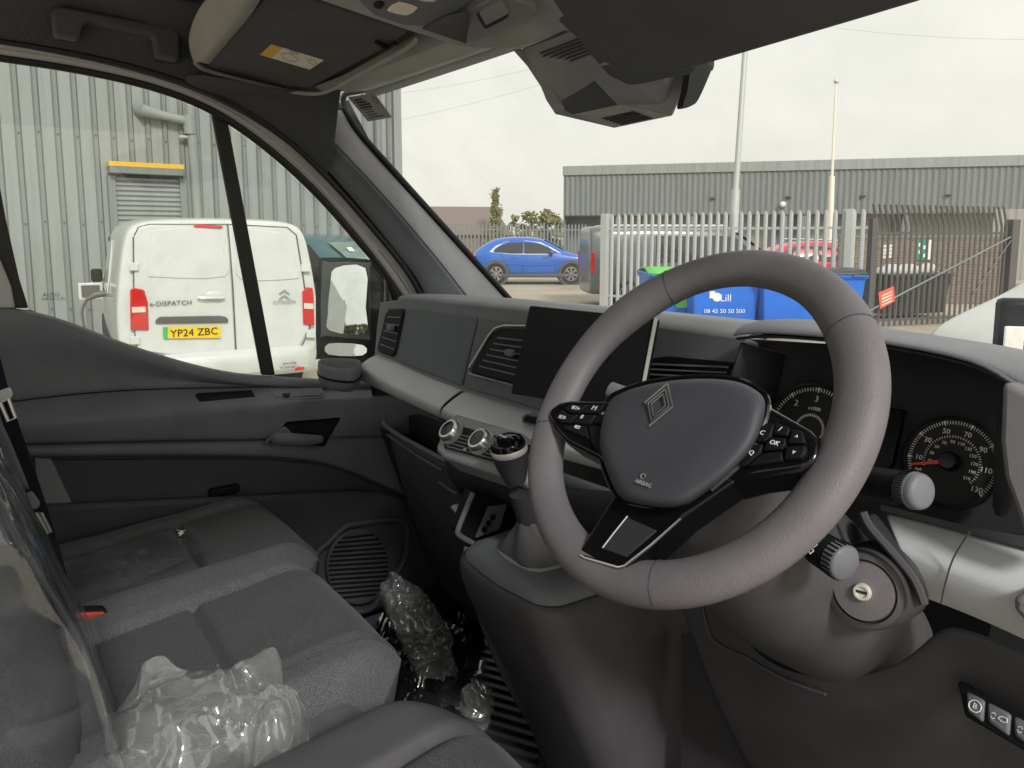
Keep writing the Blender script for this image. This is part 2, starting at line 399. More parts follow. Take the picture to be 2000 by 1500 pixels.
# ---- grey warehouse to the left
WX = -12.1
ycor = at(777, 300, X=WX).y
wh = thing('warehouse', 'tall grey profiled metal warehouse behind the parked white van', 'warehouse', (WX, ycor, 0))
b = MB(); b.box((WX - 6, ycor - 23, 4.25), (12, 46, 8.5)); b.build('wall', M['clad'], wh)
pitch = .245
rb = MB(); rb.grid([[V((0, y, z)) for x_, y in ((0, -.05), (.035, -.03), (.035, .03), (0, .05))] for z in (0, 8.5)])
rb.v = [V((x, y, z)) for z in (0, 8.5) for x, y in ((0, -.045), (.04, -.022), (.04, .022), (0, .045))]
rme = rb.mesh('cladding_rib', M['cladrib'], smooth=False)
y = ycor - .2
while y > ycor - 12.5:
    sx0 = at(214, 400, X=WX).y; sx1 = at(362, 400, X=WX).y
    o = bpy.data.objects.new('cladding_rib', rme.copy() if False else rme); put(o, wh); o.matrix_parent_inverse = Matrix(); o.location = (0.002, y - ycor, 0)
    y -= pitch
b = MB()
for k in range(52):
    for z in (.6, 1.9, 3.2, 4.5, 5.8, 7.1): b.box((WX + .045, ycor - .2 - k * pitch, z + .02 * (k % 3)), (.012, .028, .028))
b.build('fixings', M['gate'], wh, smooth=False)['kind'] = 'stuff'
b = MB(); b.box((WX + .02, ycor - .04, 4.25), (.16, .16, 8.5)); b.build('corner_flashing', M['clad'], wh)
# roller shutter on it
sh = thing('roller_shutter', 'small grey roller shutter with a yellow strip along its hood', 'shutter', at(286, 600, X=WX + .05))
tl, tr = at(213, 319, X=WX + .3), at(358, 324, X=WX + .3); bl = at(214, 335, X=WX + .3)
b = MB(); b.box(((WX + .15), (tl.y + tr.y) / 2, (tl.z + bl.z) / 2 - .02), (.34, tr.y - tl.y, tl.z - bl.z)); b.build('hood', M['cladrib'], sh, bevel=.01)
b = MB(); b.box((WX + .15, (tl.y + tr.y) / 2, tl.z + .0), (.35, tr.y - tl.y + .01, .07)); b.build('yellow_strip', M['yellow'], sh)
y0, y1 = at(224, 400, X=WX + .1).y, at(354, 400, X=WX + .1).y; zt = bl.z - .05
rows = []
k = 0; z = .02
while z < zt:
    for dx, dz in ((.0, 0), (.035, .015), (.035, .05), (0, .065)): rows.append([V((WX + .1 + dx, y0, z + dz)), V((WX + .1 + dx, y1, z + dz))])
    z += .075
b = MB(); b.grid(rows); b.build('curtain', M['clad'], sh, smooth=False)
for yy in (y0 - .03, y1 + .03):
    b = MB(); b.box((WX + .1, yy, zt / 2), (.16, .1, zt)); b.build('guide_rail', M['cladrib'], sh)
# downpipes
dp = thing('downpipe', 'grey soil pipe with a sloping branch beside the shutter', 'pipe', at(392, 560, X=WX + .12))
px = WX + .14
b = MB(); b.tube([at(370, 190, X=px), at(378, 300, X=px), at(386, 425, X=px), V((px, at(388, 450, X=px).y, 0))], .075, 10); b.build('stack', M['clad'], dp)
b = MB(); b.tube([at(272, 214, X=px - .12), at(280, 216, X=px), at(320, 226, X=px), at(368, 237, X=px)], [.1, .1, .07, .07], 10); b.build('branch', M['clad'], dp)
b = MB(); b.tube([at(369, 225, X=px), at(372, 262, X=px)], .1, 10); b.build('collar', M['clad'], dp)
b = MB(); b.tube([at(350, 267, X=px), at(382, 268, X=px)], .025, 6); b.build('bracket', M['galv'], dp)
d2 = thing('rainwater_pipe', 'blue grey rainwater pipe near the warehouse corner', 'pipe', at(738, 470, X=WX + .1))
b = MB(); p = at(738, 230, X=WX + .12); b.tube([V((WX + .12, p.y, 0)), V((WX + .12, p.y, 8))], .07, 8); b.build('pipe', M['far'], d2)

# ---- far grey unit across the yard
fl = P0(1103, 325, 46); fr = at(2000, 303, Z=fl.z); fdir = (fr - fl).normalized(); fdir.z = 0; fdir.normalize()
fn = V((fdir.y, -fdir.x, 0))
if fn.dot(CAM - fl) < 0: fn = -fn
zt, zb = fl.z, P0(1103, 420, 46).z
base = V((fl.x, fl.y, 0)); LEN = 42
fw_ = thing('industrial_unit', 'long low grey industrial unit with profiled cladding across the yard', 'warehouse', base)
b = MB(); rows = [[], []]; s_ = 0; i = 0
while s_ < LEN:
    d = .06 if i % 4 in (1, 2) else 0
    for r_, z in zip(rows, (zb, zt - .55)): r_.append(base + fdir * s_ + fn * d + V((0, 0, z)))
    s_ += (.09, .05, .09, .05)[i % 4] * 1.15; i += 1
b.grid(rows); b.build('cladding', M['far'], fw_, smooth=False)
def fbox(name, s0, s1, z0, z1, d0, d1, mat):
    b = MB(); b.slab([base + fdir * s0 + fn * d1 + V((0, 0, z0)), base + fdir * s1 + fn * d1 + V((0, 0, z0)), base + fdir * s1 + fn * d1 + V((0, 0, z1)), base + fdir * s0 + fn * d1 + V((0, 0, z1))], fn * (d0 - d1)); return b.build(name, mat, fw_, smooth=False)
fbox('parapet', -.1, LEN, zt - .55, zt, -.3, .14, M['clad'])
fbox('soffit', 0, LEN, zb - .06, zb + .002, -1.5, -.01, M['far'])
fbox('rear_wall', 0, LEN, 0, zt - .1, -9, -1.51, M['far'])
fbox('end_return', -.05, .02, 0, zt - .56, -1.5, .05, M['far'])
s_ = 4.5
for i, (a, c) in enumerate(((3.8, 7.4), (8.2, 12.5), (14.6, 19), (20, 24.5), (26, 31), (32.5, 38))):
    fbox('shutter', a, c, 0, zb - .07, -1.5, -1.4, M['fardark'])
for a in (3.4, 7.8, 13, 14.2, 19.5, 25.2, 31.7):
    fbox('column', a - .2, a + .2, 0, zb - .07, -.5, -.08, M['far'])
for x, y in ((1392, 387), (1540, 385), (1686, 383), (1852, 381)):
    p = at(x, y, pl=(base + fn * .1, fn)); b = MB(); b.box(p, (.26, .26, .1)); b.build('bulkhead_lamp', M['gate'], fw_, bevel=.04)
gl = thing('globe_light', 'round white globe light on the grey unit wall', 'lamp', at(1529, 399, pl=(base + fn * .25, fn)))
b = MB(); b.ball(at(1529, 399, pl=(base + fn * .25, fn)), .17); b.build('globe', M['white'], gl)
b = MB(); b.tube([at(1529, 399, pl=(base + fn * .25, fn)), at(1529, 399, pl=(base - fn * .02, fn))], .03, 6); b.build('bracket', M['galv'], gl)

# ---- low brick-roofed building, trees
lb = thing('brick_building', 'low building with a dull brown roof behind the far fence', 'building', P0(900, 440, 75, 0))
a, c = P0(800, 403, 75), P0(965, 404, 75); dv = V((c.x - a.x, c.y - a.y, 0)).normalized(); nv = V((-dv.y, dv.x, 0))
if nv.dot(FW) < 0: nv = -nv
e0, e1 = P0(790, 440, 72, 1.9), P0(1000, 440, 72, 1.9)
b = MB(); b.grid([[e0, e1], [a, c], [a + nv * 8 + V((0, 0, -2)), e1 + nv * 14]]); b.build('roof', M['roof'], lb, smooth=False, solid=.15)
b = MB(); b.slab([V((e0.x, e0.y, 0)) + nv * .4, V((e1.x, e1.y, 0)) + nv * .4, e1 + nv * .4, e0 + nv * .4], nv * .3); b.build('wall', M['brick'], lb)
def tree(name, label, base, h, w, mat, n, seed, conic=False, leaf=.25, group=None, z0=.15):
    rnd = random.Random(seed); t = thing(name, label, 'tree', base, 0, group)
    b = MB(); b.tube([base, base + V((.05 * w, 0, h * .5)), base + V((0, 0, h * .92))], [h * .028, h * .02, h * .004], 7)
    for i in range(8):
        z = h * rnd.uniform(.3, .75); a = rnd.uniform(0, 6.28); q = base + V((0, 0, z)); b.tube([q, q + V((math.cos(a) * w * .3, math.sin(a) * w * .3, h * .12))], [h * .01, h * .003], 5)
    b.build('trunk', M['bark'], t)
    b = MB(); cl = [(rnd.uniform(z0, 1), rnd.uniform(0, 6.28), rnd.uniform(0, 1) ** .6) for _ in range(max(8, n // 40))]
    for i in range(n):
        f, a, r = rnd.choice(cl); rad = w * (.5 * (1 - f) + .06 if conic else .5 * math.sqrt(max(.02, 1 - (2 * f - 1.1) ** 2)))
        c = base + V((math.cos(a) * rad * r, math.sin(a) * rad * r, h * f)) + V((rnd.gauss(0, w * .06), rnd.gauss(0, w * .06), rnd.gauss(0, h * .03)))
        u = V((rnd.gauss(0, 1), rnd.gauss(0, 1), rnd.gauss(0, 1))).normalized() * leaf; v = u.orthogonal().normalized() * leaf * .7
        b.mi = 0 if rnd.random() < .6 else 1; b.add([c - u, c + v, c + u, c - v], [(0, 1, 2, 3)])
    b.build('crown', [mat, M['leaf2']], t, smooth=False)
    return t
q = P0(968, 440, 70, 0); tree('conifer_tree', 'narrow pointed tree rising above the far fence', q, P0(968, 372, 70).z, 2.2, M['leaf2'], 2200, 3, True, .11)
for i, (x, yt, w) in enumerate(((1008, 424, 2.2), (1035, 418, 3), (1065, 413, 3.2), (1095, 419, 2.6))):
    tree('bushy_tree', ['small round treetop just right of the pointed tree', 'second round treetop from the pointed tree', 'highest round treetop over the far fence', 'round treetop touching the grey unit corner'][i], P0(x, 440, 82, 0), P0(x, yt, 82).z, w * 1.3, M['leaf2'], 900, 10 + i, False, .2, 'trees beyond the far fence', .1)
for i in range(12):   # the trees that the door mirror looks back at
    tree('roadside_tree', 'tree in the row behind the van, seen in the door mirror', V((-6 - i * 4.0, -78 - (i * 37 % 9), 0)), 6 + (i * 53 % 30) / 10, 7, M['leaf2'], 2400, 40 + i, False, .32, 'trees seen in the door mirror', .05)

# ---- palisade fences
def pale_mesh(h, w, name, mat, bent=False):
    b = MB()
    if bent: prof = [(0, 0), (h - .4, 0), (h, .13)]
    else: prof = [(0, 0), (h - .12, 0)]
    rows = [[V((-w / 2 - d, .012, z)), V((-w / 5 - d, -.012, z)), V((w / 5 - d, -.012, z)), V((w / 2 - d, .012, z))] for z, d in prof]
    if not bent: rows.append([V((-w / 2 * .9, .012, h - .06)), V((-w / 5, -.012, h)), V((w / 5, -.012, h)), V((w / 2 * .9, .012, h - .06))])
    b.grid(rows); return b.mesh(name, mat, smooth=False)
def palisade(f, A, B, h, sp, w, mat, rails, bent=False, skip=()):
    d = (B - A); L = d.length; d.normalize(); rz = math.atan2(d.y, d.x); me = pale_mesh(h, w, 'pale', mat, bent)
    n = int(L / sp)
    for i in range(1, n):
        o = bpy.data.objects.new('pale', me); COL.objects.link(o); o.parent = f; o.location = A + d * (i * L / n) - f.location + V((0, 0, .03)); o.rotation_euler = (0, 0, rz + random.uniform(-.04, .04))
    for z in rails:
        b = MB(); nn = V((-d.y, d.x, 0)); 
        b.slab([A + V((0, 0, z)), B + V((0, 0, z)), B + V((0, 0, z + .05)), A + V((0, 0, z + .05))], nn * .04); b.build('rail', mat, f)
    return d
A, B = at(1180, 609, Z=0), at(1692, 642, Z=0)
fe = thing('palisade_fence', 'pale galvanised palisade fence running behind the blue bins', 'fence', A)
fdv = palisade(fe, A, B, 2.2, .158, .088, M['galv'], (.35, 1.86))
for q, wd_ in ((A, .17), (A.lerp(B, .93), .14)):
    b = MB(); b.box(q + V((0, 0, 1.1)), (wd_, wd_, 2.26), Matrix.Rotation(math.atan2(fdv.y, fdv.x), 3, 'Z')); b.build('post', M['galv'], fe, bevel=.008)
A2, B2 = P0(838, 500, 37, 0), P0(1150, 500, 40, 0)
f2 = thing('palisade_fence', 'long distant palisade fence behind the blue car', 'fence', A2)
palisade(f2, A2, B2, 2.35, .2, .1, M['cladrib'], (.4, 2.05))
b = MB(); q0, q1 = P0(1062, 466, 30), P0(1142, 440, 26); 
C1 = at(1962, 628, Z=0)
gt = thing('yard_gate', 'dark palisade gate with bent spikes in front of the brick wall', 'gate', B)
gdv = palisade(gt, B, C1, 2.28, .135, .064, M['gate'], (.12, 1.76), True)
for q, wd_ in ((B + gdv * .02, .12), (C1, .2)):
    b = MB(); b.box(q + V((0, 0, 1.03)), (wd_, wd_, 2.06), Matrix.Rotation(math.atan2(gdv.y, gdv.x), 3, 'Z')); b.build('post', M['gate'], gt, bevel=.008)
b = MB(); nn = V((-gdv.y, gdv.x, 0)); b.tube([B + V((0, 0, .35)) - nn * .06, C1 + V((0, 0, 1.75)) - nn * .06], .018, 6); b.build('brace', M['cladrib'], gt)
b = MB(); b.tube([B.lerp(C1, .72) + V((0, 0, .6)) - nn * .07, C1 + V((0, 0, 1.75)) - nn * .07], .014, 6); b.build('tie_rod', M['gate'], gt)
# brick wall behind the gate
W1, W2 = P0(1640, 470, 19.5, 0), P0(1975, 470, 18.5, 0); wdv = (W2 - W1).normalized(); wnn = V((-wdv.y, wdv.x, 0))
wl = thing('brick_wall', 'brown brick wall behind the yard gate', 'wall', W1)
b = MB(); L = (W2 - W1).length; b.box((L / 2, .12, .84), (L, .24, 1.68)); o = b.build('bricks', M['brick'], wl, local=True); wl.rotation_euler.z = math.atan2(wdv.y, wdv.x)
b = MB(); b.box((L / 2, .12, 1.715), (L, .3, .06)); b.build('coping', M['cladrib'], wl, local=True)
rw = thing('sheet_fence', 'pale profiled sheet fence at the far right of the gate', 'fence', P0(1960, 560, 24, 0))
b = MB(); q0, q1 = P0(1935, 500, 24, 0), P0(2250, 500, 24, 0); d = (q1 - q0).normalized(); n_ = V((-d.y, d.x, 0)); r0 = []; r1 = []
for i in range(90):
    p = q0 + d * (i * .07) + n_ * (.03 if i % 4 in (1, 2) else 0); r0.append(p + V((0, 0, .3))); r1.append(p + V((0, 0, 2.6)))
b.grid([r0, r1]); b.build('sheet', M['fardark'], rw, smooth=False)
# signs
def sign(name, label, quad, pl, mat, tx=None, tm=None, size=.1):
    pts = ats(quad, pl=pl); c = sum(pts, V((0, 0, 0))) / 4; s_ = thing(name, label, 'sign', c)
    b = MB(); b.slab(pts, pl[1] * -.012); b.build('board', mat, s_)
    if tx:
        xd = (pts[1] - pts[0]).normalized(); yd = (pts[0] - pts[3]).normalized(); h = (pts[0] - pts[3]).length
        for k, t in enumerate(tx): text('lettering', t, size, frame(c + pl[1] * .002 + yd * h * (.5 - (k + .5) / len(tx)) * .8, xd, yd), tm, s_)
    return s_
gn = -nn if (-nn).dot(CAM - B) > 0 else nn
pg = (B + gn * .09, gn); pw = (W1 - wnn * .03 if (-wnn).dot(CAM - W1) > 0 else W1 + wnn * .03, -wnn if (-wnn).dot(CAM - W1) > 0 else wnn)
sign('notice_sign', 'small white notice board behind the gate bars', [(1723, 479), (1746, 477), (1746, 503), (1722, 505)], pw, M['cream'], ['PRIVATE', 'NO ENTRY', 'KEEP OUT'], M['ink'], .06)
gs_ = sign('safety_sign', 'green and white safety sign on the brick wall', [(1792, 470), (1819, 468), (1817, 507), (1790, 508)], pw, M['signgreen'])
pp = ats([(1812, 469), (1820, 468), (1818, 507), (1811, 507)], pl=(pw[0] + pw[1] * .006, pw[1])); b = MB(); b.slab(pp, pw[1] * .004); b.build('white_edge', M['white'], gs_)
for x, y in ((1797, 478), (1797, 492), (1806, 483), (1806, 499)):
    b = MB(); b.slab(ats([(x - 3, y - 3), (x + 3, y - 4), (x + 2, y + 3), (x - 3, y + 4)], pl=(pw[0] + pw[1] * .006, pw[1])), pw[1] * .004); b.build('symbol', M['white'], gs_)
rs = sign('warning_sign', 'faded red warning sign tilted on the gate brace', [(1716, 572), (1746, 559), (1748, 588), (1719, 604)], pg, M['signred'])
for k in range(4):
    y0 = 577 + k * 6; b = MB(); b.slab(ats([(1722, y0), (1742, y0 - 9), (1742, y0 - 6.5), (1722, y0 + 2.5)], pl=(pg[0] + gn * .004, gn)), gn * .003); b.build('lettering', M['cream'], rs)
# ---- lamp post and flagpole
lp = thing('lamp_post', 'tall grey steel lamp post leaning slightly behind the fence', 'lamp post', P0(1430, 560, 18.5, 0))
b = MB(); q0, q1, q2 = P0(1425, 600, 18.5, 0), P0(1437, 370, 18.5), P0(1462, 0, 18.5); b.tube([q0, q1], [.12, .105], 12); b.build('shaft', M['galv'], lp)
b = MB(); b.tube([q1, q2, q2 + (q2 - q1) * .4], [.075, .065, .06], 12); b.build('upper_shaft', M['galv'], lp)
b = MB(); q3 = q2 + (q2 - q1) * .4; b.box(q3 + RT * .4, (.9, .3, .12)); b.build('lantern', M['cladrib'], lp, bevel=.04)
fp = thing('flagpole', 'slim white flagpole with a ball finial behind the fence', 'flagpole', P0(1619, 560, 24, 0))
b = MB(); b.tube([P0(1617, 580, 24, 0), P0(1625, 345, 24)], [.1, .085], 10); b.build('lower_pole', M['cream'], fp)
b = MB(); b.tube([P0(1625, 345, 24), P0(1633, 162, 24)], [.045, .03], 8); b.build('upper_pole', M['cream'], fp)
b = MB(); b.ball(P0(1633.5, 159, 24), .085); b.build('finial', M['steel'], fp)
for i, (x0, y0, x1, y1) in enumerate(((640, 195, 1160, 105), (640, 260, 1250, 105), (1500, 35, 2100, 78))):
    b = MB(); a, c = P0(x0, y0, 60), P0(x1, y1, 48); pts = [a.lerp(c, k / 10) - V((0, 0, .5 * math.sin(math.pi * k / 10))) for k in range(11)]; b.tube(pts, .007, 5)
    o = b.build('overhead_cable', M['cladrib']); tag(o, ['upper faint overhead wire left of the sensor housing', 'lower faint overhead wire left of the sensor housing', 'faint overhead wire at the top right of the sky'][i], 'cable', 'overhead wires')

# ---- bins
def bin_(label, px0, px1, depth, ytop, lidmat, logo=False, sticker=False):
    a, c = P0(px0, 560, depth, 0), P0(px1, 560, depth, 0); d = (c - a); w = d.length; d.normalize(); h = P0((px0 + px1) / 2, ytop, depth).z
    t = thing('wheeled_bin', label, 'bin', a, math.atan2(d.y, d.x), 'blue wheeled bins by the fence'); dp_ = 1.0
    b = MB()
    rows = []
    for z, i in ((.14, .09), (.2, .06), (h * .8, .01), (h * .83, -.03), (h * .9, -.03), (h * .9, .04)):
        rows.append([V((i, i, z)), V((w - i, i, z)), V((w - i, dp_ - i, z)), V((i, dp_ - i, z))])
    b.grid(rows, close=True, caps=True); b.build('body', M['bluebin'], t, bevel=.02, local=True)
    b = MB(); b.grid([[V((x * w, y_, h * .9 + .005 + .1 * (1 - (2 * (y_ / dp_) - 1) ** 2) * .8)) for x in (-.02, .25, .5, .75, 1.02)] for y_ in (-.04, .15, .4, .7, dp_)]); b.build('lid', lidmat, t, solid=.03, local=True)
    for x in (.12, w - .12):
        for y_ in (.15, dp_ - .15):
            b = MB(); b.lathe((x - .025, y_, .08), (1, 0, 0), [(.05, 0), (.08, .005), (.08, .045), (.05, .05)], 12); b.build('castor', M['tyre'], t, local=True)
    for x in (w * .2, w * .8):
        b = MB(); b.tube([V((x - .12, -.035, h * .86)), V((x - .12, -.07, h * .86)), V((x + .12, -.07, h * .86)), V((x + .12, -.035, h * .86))], .014, 6); b.build('grip', M['bluebin'], t, local=True)
    return t, w, h
t, w, h = bin_('blue wheeled bin with a bright green lid and lime label at the left end', 1266, 1348, 12.9, 518, M['greenlid'])
zl = P0(1335, 593, 12.9).z; b = MB(); b.box((w * .83, .018, zl), (w * .28, .03, .15)); b.build('bin_label', M['greenlid'], t, local=True)
t, w, h = bin_('blue wheeled bin with a white logo and phone number', 1352, 1486, 12.4, 522, M['bluebin'])
pf = Matrix.Translation((0, -.004, 0))
loc = lambda x, z: Matrix.Translation((x, .022, z)) @ Matrix.Rotation(R(90), 4, 'X')
s_ = w / 134.0
text('lettering', 'Lill', .17, loc(w * .5, h - .52), M['white'], t, True)
text('lettering', '08 45 50 50 500', .1, loc(w * .49, h - .74), M['white'], t, True, sx=1.05)
b = MB(); b.lathe((w * .37, .02, h - .5), (0, -1, 0), [(.075, 0), (.075, .004)], 16); b.box((w * .3, .018, h - .46), (.09, .006, .12)); b.build('logo', M['white'], t, local=True)
t, w, h = bin_('blue wheeled bin behind the right side of the wheel rim', 1490, 1606, 12.2, 525, M['bluebin'])
t, w, h = bin_('blue wheeled bin with a dark lid next to the gate', 1612, 1692, 13.0, 520, M['darklid'])
bb = thing('refuse_bin', 'dark bin heaped with white bags behind the gate', 'bin', P0(1760, 600, 16, 0)); bb.rotation_euler.z = math.atan2(gdv.y, gdv.x)
b = MB(); b.grid([[V((-.85 + i, -.5 + i, z)), V((.85 - i, -.5 + i, z)), V((.85 - i, .5 - i, z)), V((-.85 + i, .5 - i, z))] for z, i in ((.1, .1), (.85, .02), (.88, -.02), (.95, -.02), (.95, .04))], close=True, caps=True); b.build('body', M['darklid'], bb, bevel=.02, local=True)
for i, (x, y_, r) in enumerate(((-.6, -.1, .16), (-.3, .0, .2), (.0, -.1, .2), (.3, .05, .17), (.6, -.05, .2))):
    b = MB(); b.ball((x, y_, .98), (r * 1.2, r, r * .8), 14, 10); b.v = [p + V((noise.noise(p * 9 + V((i, 0, 0))), noise.noise(p * 9 + V((0, i, 5))), noise.noise(p * 9))) * .05 for p in b.v]
    o = b.build('rubbish_bag', M['bag'], None, local=True); o.matrix_world = Matrix.Translation(bb.location) @ Matrix.Rotation(bb.rotation_euler.z, 4, 'Z')
    tag(o, ['leftmost', 'second from left', 'middle', 'second from right', 'rightmost'][i] + ' white rubbish bag heaped on the dark bin', 'bag', 'white bags on the dark bin')
# ================================================================== vehicles in the yard
def car(name, label, cat, pos, rz, st, mat, sub=2):
    """st: stations (y, z_bottom, z_waist, z_top, w_bottom, w_waist, w_top) from rear to front"""
    t = thing(name, label, cat, pos, rz); b = MB(); rows = []
    for y, zb, zw, zt, wb, ww, wt in st:
        h = [(0, zb), (wb * .85, zb), (wb, zb + .08), (ww * 1.0, lerp(zb, zw, .55)), (ww, zw), (lerp(ww, wt, .55), lerp(zw, zt, .6)), (wt, zt - .07 * min(1, (zt - zw) * 2)), (wt * .8, zt), (0, zt + .01)]
        rows.append([V((x, y, z)) for x, z in h] + [V((-x, y, z)) for x, z in h[-2:0:-1]])
    b.grid(rows, close=True, caps=True); b.build('body', mat, t, sub=sub, local=True, angle=180)
    return t
def side_x(st, y, z):
    for a, c in zip(st, st[1:]):
        if a[0] <= y <= c[0]:
            k = (y - a[0]) / (c[0] - a[0]); s_ = [lerp(p, q, k) for p, q in zip(a, c)]; break
    else: s_ = st[-1] if y > st[-1][0] else st[0]
    _, zb, zw, zt, wb, ww, wt = s_
    if z <= zw: return ww
    zm, xm = lerp(zw, zt, .6), lerp(ww, wt, .55); ze = zt - .07 * min(1, (zt - zw) * 2)
    if z <= zm: return lerp(ww, xm, (z - zw) / max(.01, zm - zw))
    return lerp(xm, wt, min(1, (z - zm) / max(.01, ze - zm)))
def side_panel(t, st, pts, mat, name, side, off=.004, th=.012):
    for s_ in ([side] if side else [-1, 1]):
        b = MB(); b.slab([V((s_ * (side_x(st, y, z) + off), y, z)) for y, z in pts], (-s_ * th, 0, 0)); b.build(name, mat, t, local=True)
def wheel(t, x, y, r, w, style=5):
    s_ = 1 if x > 0 else -1
    b = MB(); b.lathe((x - s_ * w, y, r), (s_, 0, 0), [(r * .6, 0), (r * .93, 0), (r, w * .15), (r, w * .85), (r * .93, w), (r * .68, w), (r * .66, w * .8)], 28); o = b.build('wheel', M['tyre'], t, local=True)
    b = MB(); b.lathe((x - s_ * w * .3, y, r), (s_, 0, 0), [(r * .66, 0), (r * .66, w * .2), (r * .6, w * .22), (r * .58, w * .02)], 28)
    for k in range(style * 2):
        a = 2 * math.pi * k / (style * 2) + (.12 if k % 2 else -.12); d = V((0, math.cos(a), math.sin(a))); e = V((0, -d.z, d.y)); c = V((x - s_ * w * .08, y, r))
        b.slab([c + e * .02, c + d * r * .62 + e * .022, c + d * r * .62 - e * .022, c - e * .02], (-s_ * .02, 0, 0))
    b.lathe((x - s_ * w * .15, y, r), (s_, 0, 0), [(r * .12, 0), (r * .14, .02), (r * .1, .035)], 12)
    b.build('rim', M['alloy'], o, local=True)
    b = MB(); b.lathe((x - s_ * w * .6, y, r), (s_, 0, 0), [(r * .5, 0), (r * .5, .02)], 20); b.build('brake_disc', M['gate'], o, local=True)
def van_mirror(t, x, y, z, s_, mat, big=1.0):
    b = MB(); b.grid([[V((s_ * (x + .03 + .22 * big * u), y + dy, z + dz)) for dy, dz in ((-.06, -.15 * big), (.06, -.13 * big), (.08, .0), (.06, .13 * big), (-.06, .15 * big))] for u in (0, .5, 1)], close=True, caps=True)
    b.build('door_mirror', mat, t, bevel=.03, local=True)

# ---- white panel van with its rear to us
hd = R(85.0); rear = P0(431, 462, 7.25, 0)
ST = [(0, .36, 1.05, 1.82, .84, .9, .78), (.02, .31, 1.05, 1.87, .89, .945, .815), (.12, .3, 1.08, 1.9, .9, .955, .83), (1.2, .3, 1.08, 1.92, .9, .955, .84), (2.6, .3, 1.08, 1.92, .9, .955, .83), (3.2, .3, 1.06, 1.87, .9, .95, .78), (3.9, .3, 1.04, 1.42, .9, .94, .72), (4.4, .3, .98, 1.12, .88, .92, .75), (4.85, .34, .85, .95, .8, .84, .7), (4.96, .4, .7, .8, .7, .72, .6)]
dv = car('panel_van', 'white electric panel van parked with its rear doors towards us, charging', 'van', rear, hd, ST, M['vanwhite'], 2)
IM = (Matrix.Translation(rear) @ Matrix.Rotation(hd, 4, 'Z')).inverted()
rn = V((math.sin(hd), -math.cos(hd), 0))
def RP(x, y, off=0.0):
    p = IM @ at(x, y, pl=(rear + rn * (.012 + off), rn)); return p
def rpoly(name, pts, mat, th=.02, off=.0, parent=None, bevel=0):
    b = MB(); b.slab([RP(x, y, off) for x, y in pts], (0, th, 0)); return b.build(name, mat, parent or dv, local=True, bevel=bevel)
# rear doors: slightly proud skins with a seam between them
def rrect(x0, y0, x1, y1, r=10, n=4):
    out = []
    for cx, cy, a0 in ((x1 - r, y0 + r, -90), (x1 - r, y1 - r, 0), (x0 + r, y1 - r, 90), (x0 + r, y0 + r, 180)):
        for k in range(n + 1):
            a = R(a0 + 90 * k / n); out.append((cx + r * math.cos(a), cy + r * math.sin(a)))
    return out
M['vanpanel'] = M['vanwhite']
ld = rpoly('rear_door', [(262, 462), (270, 446), (290, 440), (443, 440), (453, 560), (461, 706), (310, 690), (268, 684), (262, 640)], M['vanwhite'], .03, .004, bevel=.012)
rd = rpoly('rear_door', [(446, 440), (560, 446), (578, 460), (588, 520), (600, 600), (604, 640), (590, 668), (580, 690), (463, 706), (456, 560)], M['vanwhite'], .03, .004, bevel=.012)
rpoly('window_panel', sp2([(296, 463), (310, 449), (432, 449), (436, 490), (440, 540), (304, 541), (290, 535), (291, 500)], 3, True), M['vanwhite'], .02, .014, ld, .006)
rpoly('window_panel', sp2([(460, 450), (545, 455), (560, 463), (574, 500), (582, 535), (575, 545), (470, 545), (463, 500)], 3, True), M['vanwhite'], .02, .014, rd, .006)
for path in (((445, 438), (449.5, 490), (454.5, 560), (462, 707)), ((260, 462), (262, 640), (268, 686), (310, 693), (461, 708)), ((463, 708), (581, 692), (592, 670), (606, 641), (601, 600), (589, 520), (579, 459)), ((262, 460), (270, 444), (290, 438), (444, 438), (561, 444), (579, 459))):
    b = MB(); b.tube([RP(x, y, -.002) for x, y in path], .006, 6); b.build('door_gap', M['gate'], dv, local=True)
rpoly('brake_light', sp2([(380, 440), (384, 438), (430, 440), (434, 442), (431, 446), (383, 444)], 2, True), M['lamp'], .02, .02, None, .004)
for nm, s_ in (('l', 1), ('r', -1)):
    if s_ == 1: out, mid = [(254, 566), (262, 562), (282, 566), (289, 590), (291, 645), (255, 645)], [(258, 600), (284, 599), (285, 610), (258, 611)]
    else: out, mid = [(591, 570), (600, 561), (611, 562), (613, 575), (615, 636), (593, 634)], [(594, 592), (612, 593), (613, 604), (594, 603)]
    lo = rpoly('tail_light', out, M['lamp'], .06, .03, None, .012)
    rpoly('reversing_lens', mid, M['lampclear'], .02, .036, lo, .003)
rpoly('grip_bar', [(304, 632), (305, 625), (312, 619), (430, 617), (441, 619), (446, 624), (446, 630)], M['gate'], .03, .03, ld, .006)
b = MB(); b.tube([RP(386, 581, .035), RP(395, 582, .05), RP(432, 582, .05), RP(438, 581, .035)], .014, 8); b.build('door_handle', M['vanwhite'], ld, local=True)
b = MB(); q = RP(417, 577, .02); b.ball(q, (.08, .012, .045), 16, 8); b.build('handle_recess', M['vanwhite'], ld, local=True)
pt = rpoly('number_plate', [(318, 639), (431, 637), (431, 660), (319, 661)], M['plate'], .01, .03)
rpoly('green_flash', [(318, 639), (328, 639), (328, 661), (319, 661)], M['green'], .005, .0335, pt)
xz = lambda p: frame(p, (1, 0, 0), (0, 0, 1))
text('lettering', 'YP24 ZBC', .1, xz(RP(380, 649.5, .037)), M['ink'], pt, True, .001, sx=1.0)
text('badge', 'e-DISPATCH', .062, xz(RP(334, 592.5, .022)), M['gate'], ld, True, .002, sx=1.1)
text('badge', 'CITROËN', .05, xz(RP(556, 590, .024)), M['chrome'], rd, True, .002, sx=1.1)
